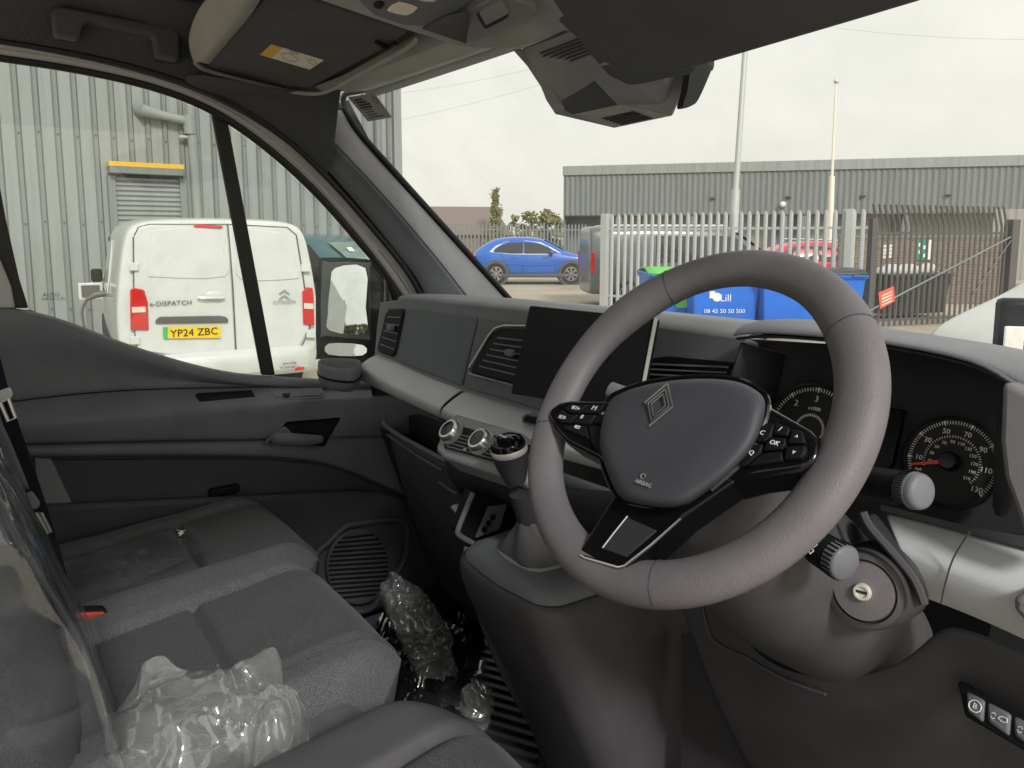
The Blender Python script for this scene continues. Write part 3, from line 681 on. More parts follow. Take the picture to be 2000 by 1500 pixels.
for k, y0 in enumerate((573, 583)):
    b = MB(); b.slab([RP(x, y, .022) for x, y in ((545, y0), (555.5, y0 - 9), (566, y0), (566, y0 - 4), (555.5, y0 - 13 + 5), (545, y0 - 4))] if False else [RP(545, y0, .022), RP(555.5, y0 - 8, .022), RP(566, y0, .022), RP(564, y0 - 3.5 + 5.5, .022), RP(555.5, y0 - 4, .022), RP(547, y0 + 2, .022)], (0, .01, 0)); b.build('emblem', M['chrome'], rd, local=True)
for x0, y0 in ((262, 521), (264, 665), (598, 523), (608, 652)):
    rpoly('hinge', rrect(x0 - 9, y0 - 8, x0 + 9, y0 + 8, 2), M['vanwhite'], .04, .03, None, .006)
# bumper, number of stickers, reflector
b = MB(); rows = []
for z, o_ in ((.3, .0), (.34, .07), (.48, .1), (.56, .09), (.6, .0)):
    rows.append([V((x, -o_ * (1 - abs(x / 1.0) ** 6) + .0 + (.0 if abs(x) < .9 else .12), z)) for x in (-.97, -.93, -.85, -.5, 0, .5, .85, .93, .97)])
b.grid(rows); b.build('bumper', M['vanwhite'], dv, local=True, sub=1)
rpoly('reflector', [(577, 718), (594, 716), (595, 722), (576, 725)], M['lamp'], .01, .115, None, .002)
text('sticker', 'evolia', .05, xz(RP(566, 709, .118)), M['ink'], dv, True, .001, sx=1.2)
text('sticker', '01 234 567 (i)', .035, xz(RP(566, 717, .118)), M['ink'], dv, True, .001)
for x, y in ((-.94, .95), (.94, .95), (-.94, 4.1), (.94, 4.1)): wheel(dv, x, y, .33, .22)
# left flank: cab door glass, mirror, charge flap and cable
side_panel(dv, ST, [(1.35, 1.12), (2.2, 1.12), (2.2, 1.66), (1.35, 1.68)], M['vanwhite'], 'side_panel', 0, .012)
side_panel(dv, ST, [(2.45, 1.08), (3.75, 1.08), (3.62, 1.35), (3.15, 1.7), (2.45, 1.72)], M['carglass'], 'cab_window', 0, .008)
van_mirror(dv, .9, 3.3, 1.22, -1, M['black'], .6)
van_mirror(dv, .9, 3.3, 1.22, 1, M['black'], .6)
q = IM @ P0(178, 560, 9.2); fl_ = V((-1.02, 2.3, 1.12))
b = MB(); b.slab([V((-.97, 2.28, .98)), V((-1.22, 2.3, .98)), V((-1.22, 2.3, 1.18)), V((-.97, 2.28, 1.18))], (0, .02, 0)); f_ = b.build('charge_flap', M['vanwhite'], dv, local=True, bevel=.01)
b = MB(); b.slab([V((-1.0, 2.268, 1.01)), V((-1.19, 2.284, 1.01)), V((-1.19, 2.284, 1.15)), V((-1.0, 2.268, 1.15))], (0, .006, 0)); b.build('flap_lining', M['gate'], f_, local=True)
cb = thing('charging_cable', 'dark charging plug and cable hanging from the white van flank', 'cable', (Matrix.Translation(rear) @ Matrix.Rotation(hd, 4, 'Z')) @ V((-1.1, 2.2, 0)), hd)
cb_off = V((-1.1, 2.2, 0))
b = MB(); b.tube([p - cb_off for p in (V((-.95, 2.1, 1.06)), V((-1.05, 2.1, 1.05)), V((-1.14, 2.1, 1.0)))], [.035, .04, .025], 8); b.build('plug', M['gate'], cb, local=True)
b = MB(); b.tube([p - cb_off for p in smooth_path([V((-1.14, 2.1, 1.0)), V((-1.2, 2.0, .85)), V((-1.15, 1.95, .5)), V((-1.0, 2.1, .15)), V((-1.15, 2.6, .02)), V((-1.5, 3.4, .02))], 5)], .018, 6); b.build('lead', M['gate'], cb, local=True)

# ---- dark teal van beyond it, facing us
tv = P0(706, 462, 13.0, 0)
TS = [(0, .3, 1.1, 1.9, .85, .92, .78), (.1, .28, 1.12, 1.97, .9, .96, .82), (1.6, .28, 1.12, 1.98, .9, .96, .84), (2.8, .28, 1.12, 1.96, .9, .96, .82), (3.3, .28, 1.1, 1.88, .9, .95, .78), (3.95, .28, 1.08, 1.4, .9, .94, .76), (4.3, .28, 1.0, 1.12, .88, .92, .8), (4.8, .32, .85, .95, .82, .86, .75), (4.95, .38, .7, .8, .7, .75, .65)]
hv = R(178); th = math.atan2(-(-1), 0)
tcar = car('teal_van', 'dark teal van behind the door mirror, its windscreen towards us', 'van', tv, 0, TS, M['teal'])
trz = R(-62); tcar.rotation_euler.z = trz; tcar.location = V((tv.x, tv.y, 0)) - Matrix.Rotation(trz, 3, 'Z') @ V((0, 3.4, 0)); tcar.scale = (.95, .95, .9)
b = MB(); b.grid([[V((x * w, y + .03 * (1 - x * x) + .015, z + .012)) for x in (-1, -.5, 0, .5, 1)] for y, z, w in ((3.36, 1.8, .7), (3.65, 1.62, .74), (4.0, 1.36, .74))]); b.build('windscreen', M['cargreen'], tcar, local=True)
side_panel(tcar, TS, [(2.3, 1.12), (3.6, 1.12), (3.45, 1.4), (3.05, 1.76), (2.3, 1.78)], M['carglass'], 'cab_window', 0, .006)
b = MB(); b.slab([V((.38, 3.71, 1.63)), V((.52, 3.71, 1.63)), V((.52, 3.64, 1.7)), V((.38, 3.64, 1.7))], (0, .01, .01)); b.build('screen_sticker', M['white'], tcar, local=True)
van_mirror(tcar, .95, 3.35, 1.2, 1, M['black']); van_mirror(tcar, .95, 3.35, 1.2, -1, M['black'])
for s_ in (-1, 1):
    b = MB(); b.ball((s_ * .68, 4.72, .82), (.2, .12, .1), 12, 8); b.build('headlight', M['lampclear'], tcar, local=True)
for x, y in ((-.94, .9), (.94, .9), (-.94, 4.05), (.94, 4.05)): wheel(tcar, x, y, .33, .22)

# ---- blue SUV, side on
SS = [(0, .42, .95, 1.0, .72, .78, .6), (.08, .3, .98, 1.12, .82, .88, .62), (.5, .24, 1.02, 1.45, .86, .92, .6), (1.0, .22, 1.02, 1.6, .86, .92, .62), (1.7, .22, 1.0, 1.64, .86, .92, .64), (2.5, .22, .98, 1.6, .86, .92, .64), (3.0, .22, .97, 1.38, .86, .92, .66), (3.45, .22, .97, 1.06, .86, .92, .74), (4.1, .24, .92, .99, .85, .9, .72), (4.55, .3, .8, .88, .78, .82, .6), (4.66, .4, .66, .7, .66, .68, .5)]
srz = R(-35.8); sp = P0(1043.5, 462, 27.3, 0)
sv = car('suv_car', 'bright blue SUV parked side on beyond the fence', 'car', sp, srz, SS, M['suvblue'])
sv.scale = (1, 1, 1.05); sv.location = V((sp.x, sp.y, 0)) - Matrix.Rotation(srz, 3, 'Z') @ V((0, 2.25, 0))
side_panel(sv, SS, [(.62, 1.12), (.85, 1.32), (1.25, 1.47), (1.95, 1.5), (2.45, 1.44), (2.85, 1.26), (3.2, 1.06), (2.4, 1.03), (1.4, 1.04)], M['chrome'], 'window_surround', 0, -.006)
side_panel(sv, SS, [(.78, 1.13), (.95, 1.29), (1.28, 1.42), (1.82, 1.45), (1.82, 1.07), (1.4, 1.07)], M['carglass'], 'rear_window', 0, .012)
side_panel(sv, SS, [(1.87, 1.45), (2.4, 1.4), (2.78, 1.24), (3.05, 1.08), (2.4, 1.06), (1.87, 1.07)], M['carglass'], 'front_window', 0, .012)
b = MB(); b.grid([[V((x * w, y, z + .03)) for x in (-1, -.5, 0, .5, 1)] for y, z, w in ((2.62, 1.53, .56), (3.0, 1.36, .62), (3.36, 1.1, .68))]); b.build('windscreen', M['cargreen'], sv, local=True)
for s_ in (-1, 1):
    b = MB(); b.ball((s_ * 1.0, 2.85, 1.1), (.12, .07, .08), 12, 8); b.build('door_mirror', M['suvblue'], sv, local=True)
    b = MB(); b.ball((s_ * .72, .1, .98), (.2, .1, .05), 12, 8); b.build('tail_light', M['lamp'], sv, local=True)
    b = MB(); b.box((s_ * .93, 2.2, .32), (.06, 2.3, .12)); b.build('sill', M['gate'], sv, local=True, bevel=.02)
    for y in (.86, 3.55):
        b = MB(); b.lathe((s_ * .86, y, .38), (s_, 0, 0), [(.46, 0), (.46, .075), (.36, .08), (.36, 0)], 28); b.v = [p for p in b.v]; b.build('wheel_arch', M['gate'], sv, local=True)
for x, y in ((-.95, .86), (.95, .86), (-.95, 3.55), (.95, 3.55)): wheel(sv, x, y, .37, .2, 7)

for s_ in (-1, 1):
    for pth in ([(1.84, 1.04), (1.86, .7), (1.82, .36)], [(2.95, 1.03), (3.02, .8), (2.98, .36)], [(1.05, 1.05), (1.12, .82), (1.3, .6), (1.36, .36)]):
        b = MB(); b.tube([V((s_ * (side_x(SS, y, z) - .012), y, z)) for y, z in pth], .012, 5); b.build('door_gap', M['gate'], sv, local=True)
    for y in (1.6, 2.75):
        b = MB(); b.box((s_ * .915, y - .12, .93), (.04, .17, .035)); b.build('door_handle', M['suvblue'], sv, local=True, bevel=.012)
    b = MB(); b.tube([V((s_ * .915, .5, .74)), V((s_ * .93, 2.2, .66)), V((s_ * .925, 3.1, .7))], .012, 6); b.build('side_crease', M['suvblue'], sv, local=True)
b = MB(); b.box((0, .06, .42), (1.5, .2, .26)); b.build('rear_bumper', M['gate'], sv, local=True, bevel=.05)
# ---- grey van behind the near fence
GS = [(0, .38, 1.05, 1.9, .84, .9, .78), (.03, .32, 1.05, 1.95, .88, .94, .81), (.12, .3, 1.08, 1.98, .9, .955, .83), (1.6, .3, 1.08, 2.0, .9, .955, .84), (3.2, .3, 1.08, 1.98, .9, .955, .83), (3.6, .3, 1.06, 1.88, .9, .95, .78), (4.25, .3, 1.05, 1.42, .9, .94, .74), (4.6, .3, 1.0, 1.14, .88, .92, .76), (5.1, .34, .85, .95, .8, .84, .7), (5.25, .4, .7, .8, .7, .72, .6)]
gp = P0(1141, 462, 18.6, 0); grz = R(-35.8 + 4)
gv = car('grey_van', 'dark grey van parked behind the palisade fence', 'van', gp, grz, GS, M['vangrey'])
gv.location = V((gp.x, gp.y, 0))
side_panel(gv, GS, [(3.0, 1.1), (4.15, 1.1), (3.95, 1.42), (3.55, 1.72), (3.0, 1.75)], M['carglass'], 'cab_window', 0, .008)
side_panel(gv, GS, [(1.6, 1.1), (2.85, 1.1), (2.85, 1.72), (1.6, 1.74)], M['carglass'], 'side_window', 0, .008)
b = MB(); b.grid([[V((x * w, y + .03, z + .02)) for x in (-1, -.5, 0, .5, 1)] for y, z, w in ((3.66, 1.8, .7), (3.95, 1.62, .72), (4.3, 1.36, .72))]); b.build('windscreen', M['cargreen'], gv, local=True)
b = MB(); b.box((0, 1.9, 1.98), (1.5, 3.0, .06)); b.build('roof_skin', M['vanwhite'], gv, local=True, bevel=.025)
for s_ in (-1, 1):
    b = MB(); b.box((s_ * .93, .06, 1.1), (.06, .12, .5)); b.build('tail_light', M['lamp'], gv, local=True, bevel=.02)
for x, y in ((-.94, .95), (.94, .95), (-.94, 4.3), (.94, 4.3)): wheel(gv, x, y, .34, .22)

# ---- red car further behind the fence
RS = [(0, .4, .9, .95, .72, .78, .6), (.1, .3, .92, 1.1, .82, .88, .62), (.6, .24, .95, 1.45, .86, .9, .6), (1.3, .22, .95, 1.6, .86, .9, .62), (2.2, .22, .93, 1.6, .86, .9, .64), (2.9, .22, .92, 1.36, .86, .9, .66), (3.4, .22, .92, 1.02, .86, .9, .72), (4.0, .26, .85, .92, .82, .86, .7), (4.3, .34, .7, .78, .74, .76, .6)]
rp = P0(1690, 462, 22, 0); rrz = R(-35.8 + 180)
rc = car('red_car', 'red car seen through the fence above the wheel rim', 'car', rp, rrz, RS, M['carred']); rc.location = V((rp.x, rp.y, 0))
side_panel(rc, RS, [(.7, 1.1), (1.0, 1.36), (1.7, 1.46), (1.7, 1.02), (1.2, 1.0)], M['carglass'], 'rear_window', 0, .01)
side_panel(rc, RS, [(1.76, 1.46), (2.4, 1.42), (2.95, 1.12), (2.6, 1.0), (1.76, 1.02)], M['carglass'], 'front_window', 0, .01)
for s_ in (-1, 1):
    b = MB(); b.ball((s_ * .8, .1, .9), (.1, .08, .16), 12, 8); b.build('tail_light', M['lamp'], rc, local=True)
    b = MB(); b.tube([V((s_ * .56, .9, 1.6)), V((s_ * .58, 2.2, 1.65))], .02, 6); b.build('roof_rail', M['chrome'], rc, local=True)
for x, y in ((-.93, .8), (.93, .8), (-.93, 3.45), (.93, 3.45)): wheel(rc, x, y, .34, .2)

# ---- white van nose at the right edge
nrz = R(-35.8 + 180 - 14); np_ = P0(1838, 640, 5.3, 0)
NS = [(-5.4, .4, 1.1, 2.3, .9, .95, .85), (-5.2, .3, 1.1, 2.4, .95, 1.0, .9), (-2.1, .3, 1.15, 2.4, .95, 1.0, .9), (-1.55, .3, 1.15, 2.1, .95, 1.0, .86), (-.75, .3, 1.12, 1.34, .95, .99, .85), (-.4, .3, 1.02, 1.14, .93, .96, .84), (-.06, .36, .86, .94, .86, .88, .75), (0, .45, .7, .76, .8, .8, .6)]
nv_ = car('white_van', 'white van nose with a black door mirror at the right edge', 'van', np_, nrz, NS, M['vanwhite']); nv_.location = V((np_.x, np_.y, 0)) + FW * .9 + RT * .62; nv_.location.z = 0; nv_.scale = (1, 1, .95)
side_panel(nv_, NS, [(-1.9, 1.2), (-1.0, 1.2), (-1.5, 1.85), (-1.9, 2.0)], M['carglass'], 'cab_window', 0, .008)
b = MB(); b.grid([[V((x * w, y + .04, z + .02)) for x in (-1, -.5, 0, .5, 1)] for y, z, w in ((-1.5, 1.98, .74), (-1.15, 1.68, .76), (-.82, 1.42, .78))]); b.build('windscreen', M['cargreen'], nv_, local=True)
pm = at(1978, 640, D=5.0); ml = (Matrix.Translation(nv_.location) @ Matrix.Rotation(nrz, 4, 'Z')).inverted() @ pm
ml.z /= .95; b = MB(); b.box(ml, (.16, .2, .42)); mo = b.build('door_mirror', M['black'], nv_, local=True, bevel=.04)
b = MB(); b.box(ml + V((.085 if ml.x > 0 else -.085, .02, -.08)), (.02, .12, .2)); b.build('mirror_indicator', M['white'], mo, local=True, bevel=.01)
for x, y in ((-.97, -.95), (.97, -.95), (-.97, -4.4), (.97, -4.4)): wheel(nv_, x, y, .35, .23)
# ================================================================== cab shell
cab = thing('van_cab', 'dark trimmed cab shell of the van we look into', 'van cab', (-.2, .2, .62))
FZ = .66
b = MB(); b.box((.05, -.1, FZ - .03), (1.9, 1.9, .06)); b.build('floor', M['carpet'], cab)
b = MB(); b.box((.05, .86, 1.0), (1.9, .06, .8)); b.build('bulkhead', M['soft'], cab)
# headliner: lofted from the door edge of the roof inwards
HL = [(-80, 70), (0, 86), (150, 112), (300, 148), (430, 196), (540, 262), (600, 312), (640, 352)]
def xrow(pts, X): return [at(x, y, X=X) for x, y in pts]
e0 = xrow(HL, -.862)
e1 = [p + V((.015, 0, .03)) for p in e0]
e2 = [V((-.80, p.y * .97, max(p.z + .045, 2.03 + 0 * p.z))) for p in e0]
e2 = [V((-.805, p.y, p.z + .06)) for p in e0]
e3 = [V((-.76, p.y, max(p.z + .10, 2.115))) for p in e0]
e4 = [V((-.62, p.y, 2.17)) for p in e0]
b = MB(); b.grid([e0, e1, e2, e3, e4]); b.build('headliner_side', M['liner'], cab, sub=2, solid=.01, angle=180)
b = MB(); b.grid([[V((x, y, 2.17 + .0 * x)) for x in (-.72, -.2, .3, .95)] for y in (-1.3, -.5, -.1, .12)]); b.build('headliner', M['liner'], cab, solid=.02, soff=1)
# corner gusset of the headliner above the A-pillar
g = [at(500, 222, X=-.855), at(560, 262, X=-.857), at(590, 285, X=-.857), at(600, 268, X=-.85), at(650, 235, X=-.83), at(672, 182, X=-.80), at(640, 175, X=-.78), at(560, 172, X=-.75), at(480, 160, X=-.74), at(380, 135, X=-.76), at(330, 150, X=-.845), at(420, 185, X=-.852)]
b = MB(); c = sum(g, V((0, 0, 0))) / len(g) + V((.0, 0, .015)); b.add(g + [c], [(i, (i + 1) % len(g), len(g)) for i in range(len(g))]); b.build('headliner_corner', M['liner'], cab, sub=1, solid=.006, angle=180)
# door aperture: seal, painted flange, inner rubber
def ribbon(name, p0, p1, X0, X1, mat, parent, th=.008, n=5, bulge=.0, sub=1):
    a = smooth_path([at(x, y, X=X0) for x, y in p0], n); c = smooth_path([at(x, y, X=X1) for x, y in p1], n)
    b = MB(); mid = [(p + q) / 2 + V((bulge, 0, 0)) for p, q in zip(a, c)]
    b.grid([a, mid, c]); return b.build(name, mat, parent, solid=th, soff=0, sub=sub, angle=180)
up_ = [(-60, 68), (0, 79), (150, 104), (300, 140), (440, 192), (555, 266), (650, 356), (735, 452), (796, 528), (832, 592)]
lo_ = [(-60, 84), (0, 94), (150, 118), (300, 154), (430, 205), (540, 276), (636, 366), (718, 462), (775, 535), (815, 600)]
l2_ = [(-60, 98), (0, 107), (150, 130), (300, 164), (422, 213), (528, 284), (624, 372), (704, 466), (758, 536), (800, 600)]
l3_ = [(-60, 112), (0, 120), (150, 143), (300, 178), (414, 224), (518, 296), (614, 384), (694, 474), (748, 540), (770, 600)]
ribbon('door_seal', up_, [(x * .995 - 1, y + 5) for x, y in up_], -.853, -.853, M['rubber'], cab, .014, bulge=.01)
ribbon('body_flange', lo_, l2_, -.868, -.872, M['flange'], cab, .006, bulge=.006)
ribbon('flange_edge', [(x, y + 4) for x, y in up_], lo_, -.862, -.866, M['flange'], cab, .005, bulge=-.004)
# A-pillar trim
b = MB(); b.slab(ats([(560, 245), (600, 225), (680, 195), (720, 270), (850, 420), (1010, 604), (835, 640), (820, 560), (760, 480), (690, 400)], X=-.884), (-.01, 0, 0)); b.build('pillar_core', M['soft'], cab)
WS = [(668, 212), (700, 262), (760, 332), (840, 420), (920, 508), (1004, 600)]
CR = [(626, 250), (665, 292), (740, 372), (818, 462), (885, 545), (930, 605)]
GR = [(612, 258), (650, 305), (722, 385), (790, 465), (842, 540), (868, 600)]
DR = [(592, 268), (640, 330), (706, 408), (768, 488), (812, 545), (838, 600)]
a = smooth_path([at(x, y, X=-.872) for x, y in WS], 4); w0 = smooth_path([at(x - 8, y + 2, X=-.85) for x, y in WS], 4); c = smooth_path([at(x, y, X=-.815) for x, y in CR], 4); g_ = smooth_path([at(x, y, X=-.838) for x, y in GR], 4); d = smooth_path([at(x, y, X=-.858) for x, y in DR], 4)
mid = [(p + q) / 2 + V((.004, 0, .004)) for p, q in zip(w0, c)]
b = MB(); b.grid([a, w0, mid, c]); b.build('pillar_trim', M['pillar'], cab, solid=.006, sub=1, angle=60)  # paler band: light on the windscreen side is put into the colour
b = MB(); b.grid([c, [(p + q) / 2 + V((-.004, 0, 0)) for p, q in zip(c, g_)], g_, d]); b.build('pillar_inner_trim', M['door'], cab, solid=.006, sub=1, angle=60)  # darker: shade on the pillar's door side is put into the colour
b = MB(); b.tube([p + V((-.004, .004, .004)) for p in a], .006, 6); b.build('pillar_seal', M['rubber'], cab)
# windscreen
p0, p1 = at(668, 215, X=-.86), at(1004, 598, X=-.86)
SL = (p1.z - p0.z) / (p1.y - p0.y)
wn_ = V((0, -SL, 1)).normalized()
if wn_.dot(CAM - p0) < 0: wn_ = -wn_
WPL = (p0, wn_)
ht = p0 + V((0, -.12, -.12 * SL)); hb = p1 + V((0, .16, .16 * SL))
rows = []
for k in range(7):
    t = k / 6; y = lerp(ht.y, hb.y, t); z = lerp(ht.z, hb.z, t)
    rows.append([V((x, y + .05 * (1 - (x / .9) ** 2), z + .05 * (1 - (x / .9) ** 2))) for x in [-.9 + .18 * j for j in range(12)]])
b = MB(); b.grid(rows); b.build('windscreen', M['wglass'], cab)
# black printed border at the top corner and down the pillar
BP = smooth_path([at(x, y, X=-.862) for x, y in ((1010, 598), (880, 455), (760, 322), (700, 255), (676, 215))], 5) + smooth_path([at(670, 195, X=-.856), at(676, 183, X=-.83), at(700, 178, X=-.81), at(735, 171, X=-.775)], 4)
b = MB(); b.tube(BP, .007, 8); b.build('windscreen_border', M['rubber'], cab)
# header rail above the windscreen
def hrow(dy, dz, l): return [V((x, l(x) + dy, 2.075 + dz + .012 * (1 - (x / .8) ** 2))) for x in (-.80, -.6, -.4, -.2, 0, .2, .5, .8, .95)]
ly = lambda x: .262 + .045 * (1 - (x / .8) ** 2)
b = MB(); b.grid([hrow(.012, -.01, ly), hrow(-.004, -.004, ly), hrow(-.012, .0, ly)]); b.build('windscreen_band', M['dashtop'], cab, solid=.004)
b = MB(); b.grid([hrow(-.012, .0, ly), hrow(-.03, -.002, ly), hrow(-.075, -.006, ly), hrow(-.15, -.02, ly), hrow(-.155, -.008, ly), hrow(-.16, .06, ly)]); b.build('header_trim', M['trimgrey'], cab, solid=.006, sub=1, angle=60)

# sticker at the top corner of the windscreen
st_ = thing('windscreen_sticker', 'small grey printed sticker in the windscreen top corner', 'sticker', at(722, 208, pl=WPL))
pls = (WPL[0] + wn_ * .002, wn_)
b = MB(); b.slab(ats([(680, 190), (731, 181), (766, 229), (719, 237)], pl=pls), wn_ * .0006); b.build('backing', M['grey'], st_)
for k, (a0, a1, t) in enumerate(((0, .42, 5), (.0, .5, 8), (.0, .62, 11), (0, .6, 14), (.06, .55, 22), (.06, .5, 25), (.06, .55, 28), (.06, .85, 36))):
    f = lambda u, v: (lerp(lerp(683, 729, u), lerp(720, 763, u), v), lerp(lerp(192, 184, u), lerp(235, 228, u), v))
    v0 = .08 + k * .115; b = MB(); b.slab(ats([f(.1 + a0 * .8, v0), f(.1 + a1 * .8, v0), f(.1 + a1 * .8, v0 + (.07 if k < 4 else .03)), f(.1 + a0 * .8, v0 + (.07 if k < 4 else .03))], pl=(pls[0] + wn_ * .0012, wn_)), wn_ * .0003); b.build('printed_line', M['ink'], st_)
b = MB(); q = ats([(728, 188), (733, 191), (739, 200), (737, 203), (732, 199), (727, 192)], pl=(pls[0] + wn_ * .0012, wn_)); b.tube(q, .0006, 5, closed=True); b.build('printed_emblem', M['ink'], st_)

# ================================================================== passenger door
DX = -.87
door = thing('passenger_door', 'dark plastic passenger door with armrest, pull handle and window', 'door', (DX, .0, .72))
XS = [-120, 0, 100, 200, 300, 400, 470, 540, 620, 680, 740, 800, 870]
def dline(tab, X, dx=0): return [at(x, poly_at(tab, x), X=X if not callable(X) else X(x)) for x in XS]
belt = [(-120, 590), (0, 596), (60, 600), (120, 620), (175, 645), (280, 683), (367, 711), (455, 729), (525, 734), (626, 740), (700, 744), (870, 748)]
back = [(-120, 800), (0, 790), (150, 770), (300, 762), (450, 759), (600, 757), (870, 757)]
arm = [(-120, 838), (0, 827), (150, 815), (300, 803), (450, 792), (600, 782), (720, 777), (870, 772)]
r3 = [(-120, 869), (0, 868), (150, 865), (300, 861), (450, 859), (540, 858), (640, 855), (870, 850)]
r5 = [(-120, 893), (0, 893), (300, 890), (450, 890), (560, 893), (640, 902), (700, 925), (760, 955), (870, 1000)]
r7 = [(-120, 992), (0, 990), (100, 985), (300, 976), (450, 969), (600, 962), (700, 957), (760, 960), (870, 1005)]
off = lambda t, k: [(a, c + k) for a, c in t]
b = MB(); b.grid([dline(off(belt, 2), -.895), dline(off(belt, -1), -.885), dline(off(belt, 3), -.862), dline(off(belt, 22), -.853), [p.lerp(q, .5) + V((-.012, 0, 0)) for p, q in zip(dline(off(belt, 22), -.853), dline(back, -.872))], dline(off(back, -12), -.87), dline(off(back, -2), -.872)])
b.build('upper_panel', M['door'], door, solid=.004, sub=2, angle=180)
b = MB(); b.grid([dline(off(back, -2), -.874), dline(back, -.87), dline(off(arm, -4), -.815), dline(off(arm, 3), -.804), dline(off(arm, 14), -.802), dline(off(r3, -5), -.806), dline(r3, -.81), dline(off(r3, 1), -.83)])
b.build('armrest', M['door'], door, solid=.003, sub=2, angle=180)
b = MB(); b.grid([dline(off(r3, -1), -.835), dline(off(r3, 3), -.822), dline(off(r5, -4), -.82), dline(r5, -.824), dline(off(r5, 2), -.85)]); b.build('middle_band', M['door'], door, solid=.003, sub=1, angle=180)
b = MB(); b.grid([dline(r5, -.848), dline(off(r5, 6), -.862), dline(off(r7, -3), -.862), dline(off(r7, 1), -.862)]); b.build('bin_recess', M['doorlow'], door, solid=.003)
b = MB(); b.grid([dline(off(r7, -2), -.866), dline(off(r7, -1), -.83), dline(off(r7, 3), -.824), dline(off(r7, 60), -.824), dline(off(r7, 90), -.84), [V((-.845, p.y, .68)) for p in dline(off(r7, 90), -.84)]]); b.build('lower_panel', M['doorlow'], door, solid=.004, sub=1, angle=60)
for x0, x1 in ((60, 112),):
    b = MB(); b.slab(ats([(68, 893), (100, 896), (141, 984), (75, 986)], X=-.845), (-.012, 0, 0)); b.build('bin_end_panel', M['pillar'], door, bevel=.003)
b = MB(); q = at(438, 958, X=-.85); b.box(q, (.02, .07, .022)); b.build('reflector_block', M['black'], door, bevel=.006)
# pocket and window switch on the ledge
b = MB(); top = lambda x, y, e=0: at(x, y, pl=(at(450, 775, X=-.84) + V((0, 0, .004 + e)), (at(300, 803, X=-.815) - at(300, 762, X=-.87)).cross(at(540, 787, X=-.815) - at(300, 803, X=-.815)).normalized() * -1))
def ledge(name, pts, mat, up, th, bevel=.002):
    q0 = (at(470, 790, X=-.815) - at(470, 759, X=-.87)); q1 = (at(620, 781, X=-.815) - at(330, 801, X=-.815)); nn_ = q0.cross(q1).normalized()
    if nn_.z < 0: nn_ = -nn_
    pl = (at(470, 775, X=-.842) + nn_ * up, nn_); b = MB(); b.slab(ats(pts, pl=pl), nn_ * -th); return b.build(name, mat, door, bevel=bevel)
ledge('pocket_surround', [(372, 769), (380, 763), (500, 757), (630, 757), (634, 775), (620, 778), (395, 787), (378, 783)], M['door'], .004, .006)
ledge('pocket', [(380, 771), (386, 767), (492, 761), (499, 774), (390, 784)], M['black'], .0055, .004)
ledge('switch_plate', [(522, 760), (590, 760), (628, 762), (628, 772), (540, 776)], M['dash'], .006, .004)
ledge('window_switch', [(550, 768), (567, 767), (565, 774), (556, 774)], M['black'], .0085, .004)
# inner handle
hp = (at(590, 845, X=-.80), V((1, 0, 0)))
b = MB(); b.slab(ats([(517, 868), (520, 860), (556, 821), (566, 818), (668, 813), (672, 818), (640, 868), (632, 876), (575, 872)], X=-.8), (-.006, 0, 0)); b.build('handle_bezel', M['door'], door, bevel=.004)
b = MB(); b.slab(ats([(526, 864), (560, 826), (664, 817), (633, 870), (575, 868)], X=-.797), (-.004, 0, 0)); b.build('handle_recess', M['black'], door)
b = MB(); b.tube(ats([(526, 864), (560, 826), (664, 817), (633, 870), (575, 868)], X=-.795), .0028, 6, closed=True); b.build('handle_trim', M['gloss'], door)
hl = smooth_path([at(530, 857, X=-.79), at(545, 856, X=-.775), at(575, 858, X=-.768), at(605, 859, X=-.77), at(628, 858, X=-.785)], 4)
b = MB(); b.tube(hl, [.009 + .006 * math.sin(i / (len(hl) - 1) * 3.1) for i in range(len(hl))], 10, sq=(.6, 1)); ho = b.build('pull_handle', M['door'], door)
b = MB(); b.slab(ats([(536, 852), (553, 834), (560, 835), (578, 853)], X=-.786), (-.012, 0, 0)); b.build('handle_root', M['door'], ho, bevel=.004)
# speaker
sc_ = (690, 1105)
def circ(cx, cy, rx, ry, n=28, X=-.82): return [at(cx + rx * math.cos(2 * math.pi * k / n), cy + ry * math.sin(2 * math.pi * k / n), X=X) for k in range(n)]
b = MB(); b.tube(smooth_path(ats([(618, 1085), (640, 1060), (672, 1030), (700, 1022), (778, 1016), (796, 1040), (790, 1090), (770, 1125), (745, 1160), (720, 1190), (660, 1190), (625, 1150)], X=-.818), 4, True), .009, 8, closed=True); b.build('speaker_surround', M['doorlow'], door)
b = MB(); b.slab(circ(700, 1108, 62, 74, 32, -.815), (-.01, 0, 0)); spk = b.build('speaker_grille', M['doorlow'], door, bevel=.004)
for k in range(14):
    yy = 1048 + k * 9; hw = 58 * math.sqrt(max(0, 1 - ((yy - 1108) / 70) ** 2))
    b = MB(); b.tube([at(700 - hw, yy + 3, X=-.812), at(700 + hw, yy - 4, X=-.812)], .0028, 5); b.build('grille_bar', M['black'], spk)
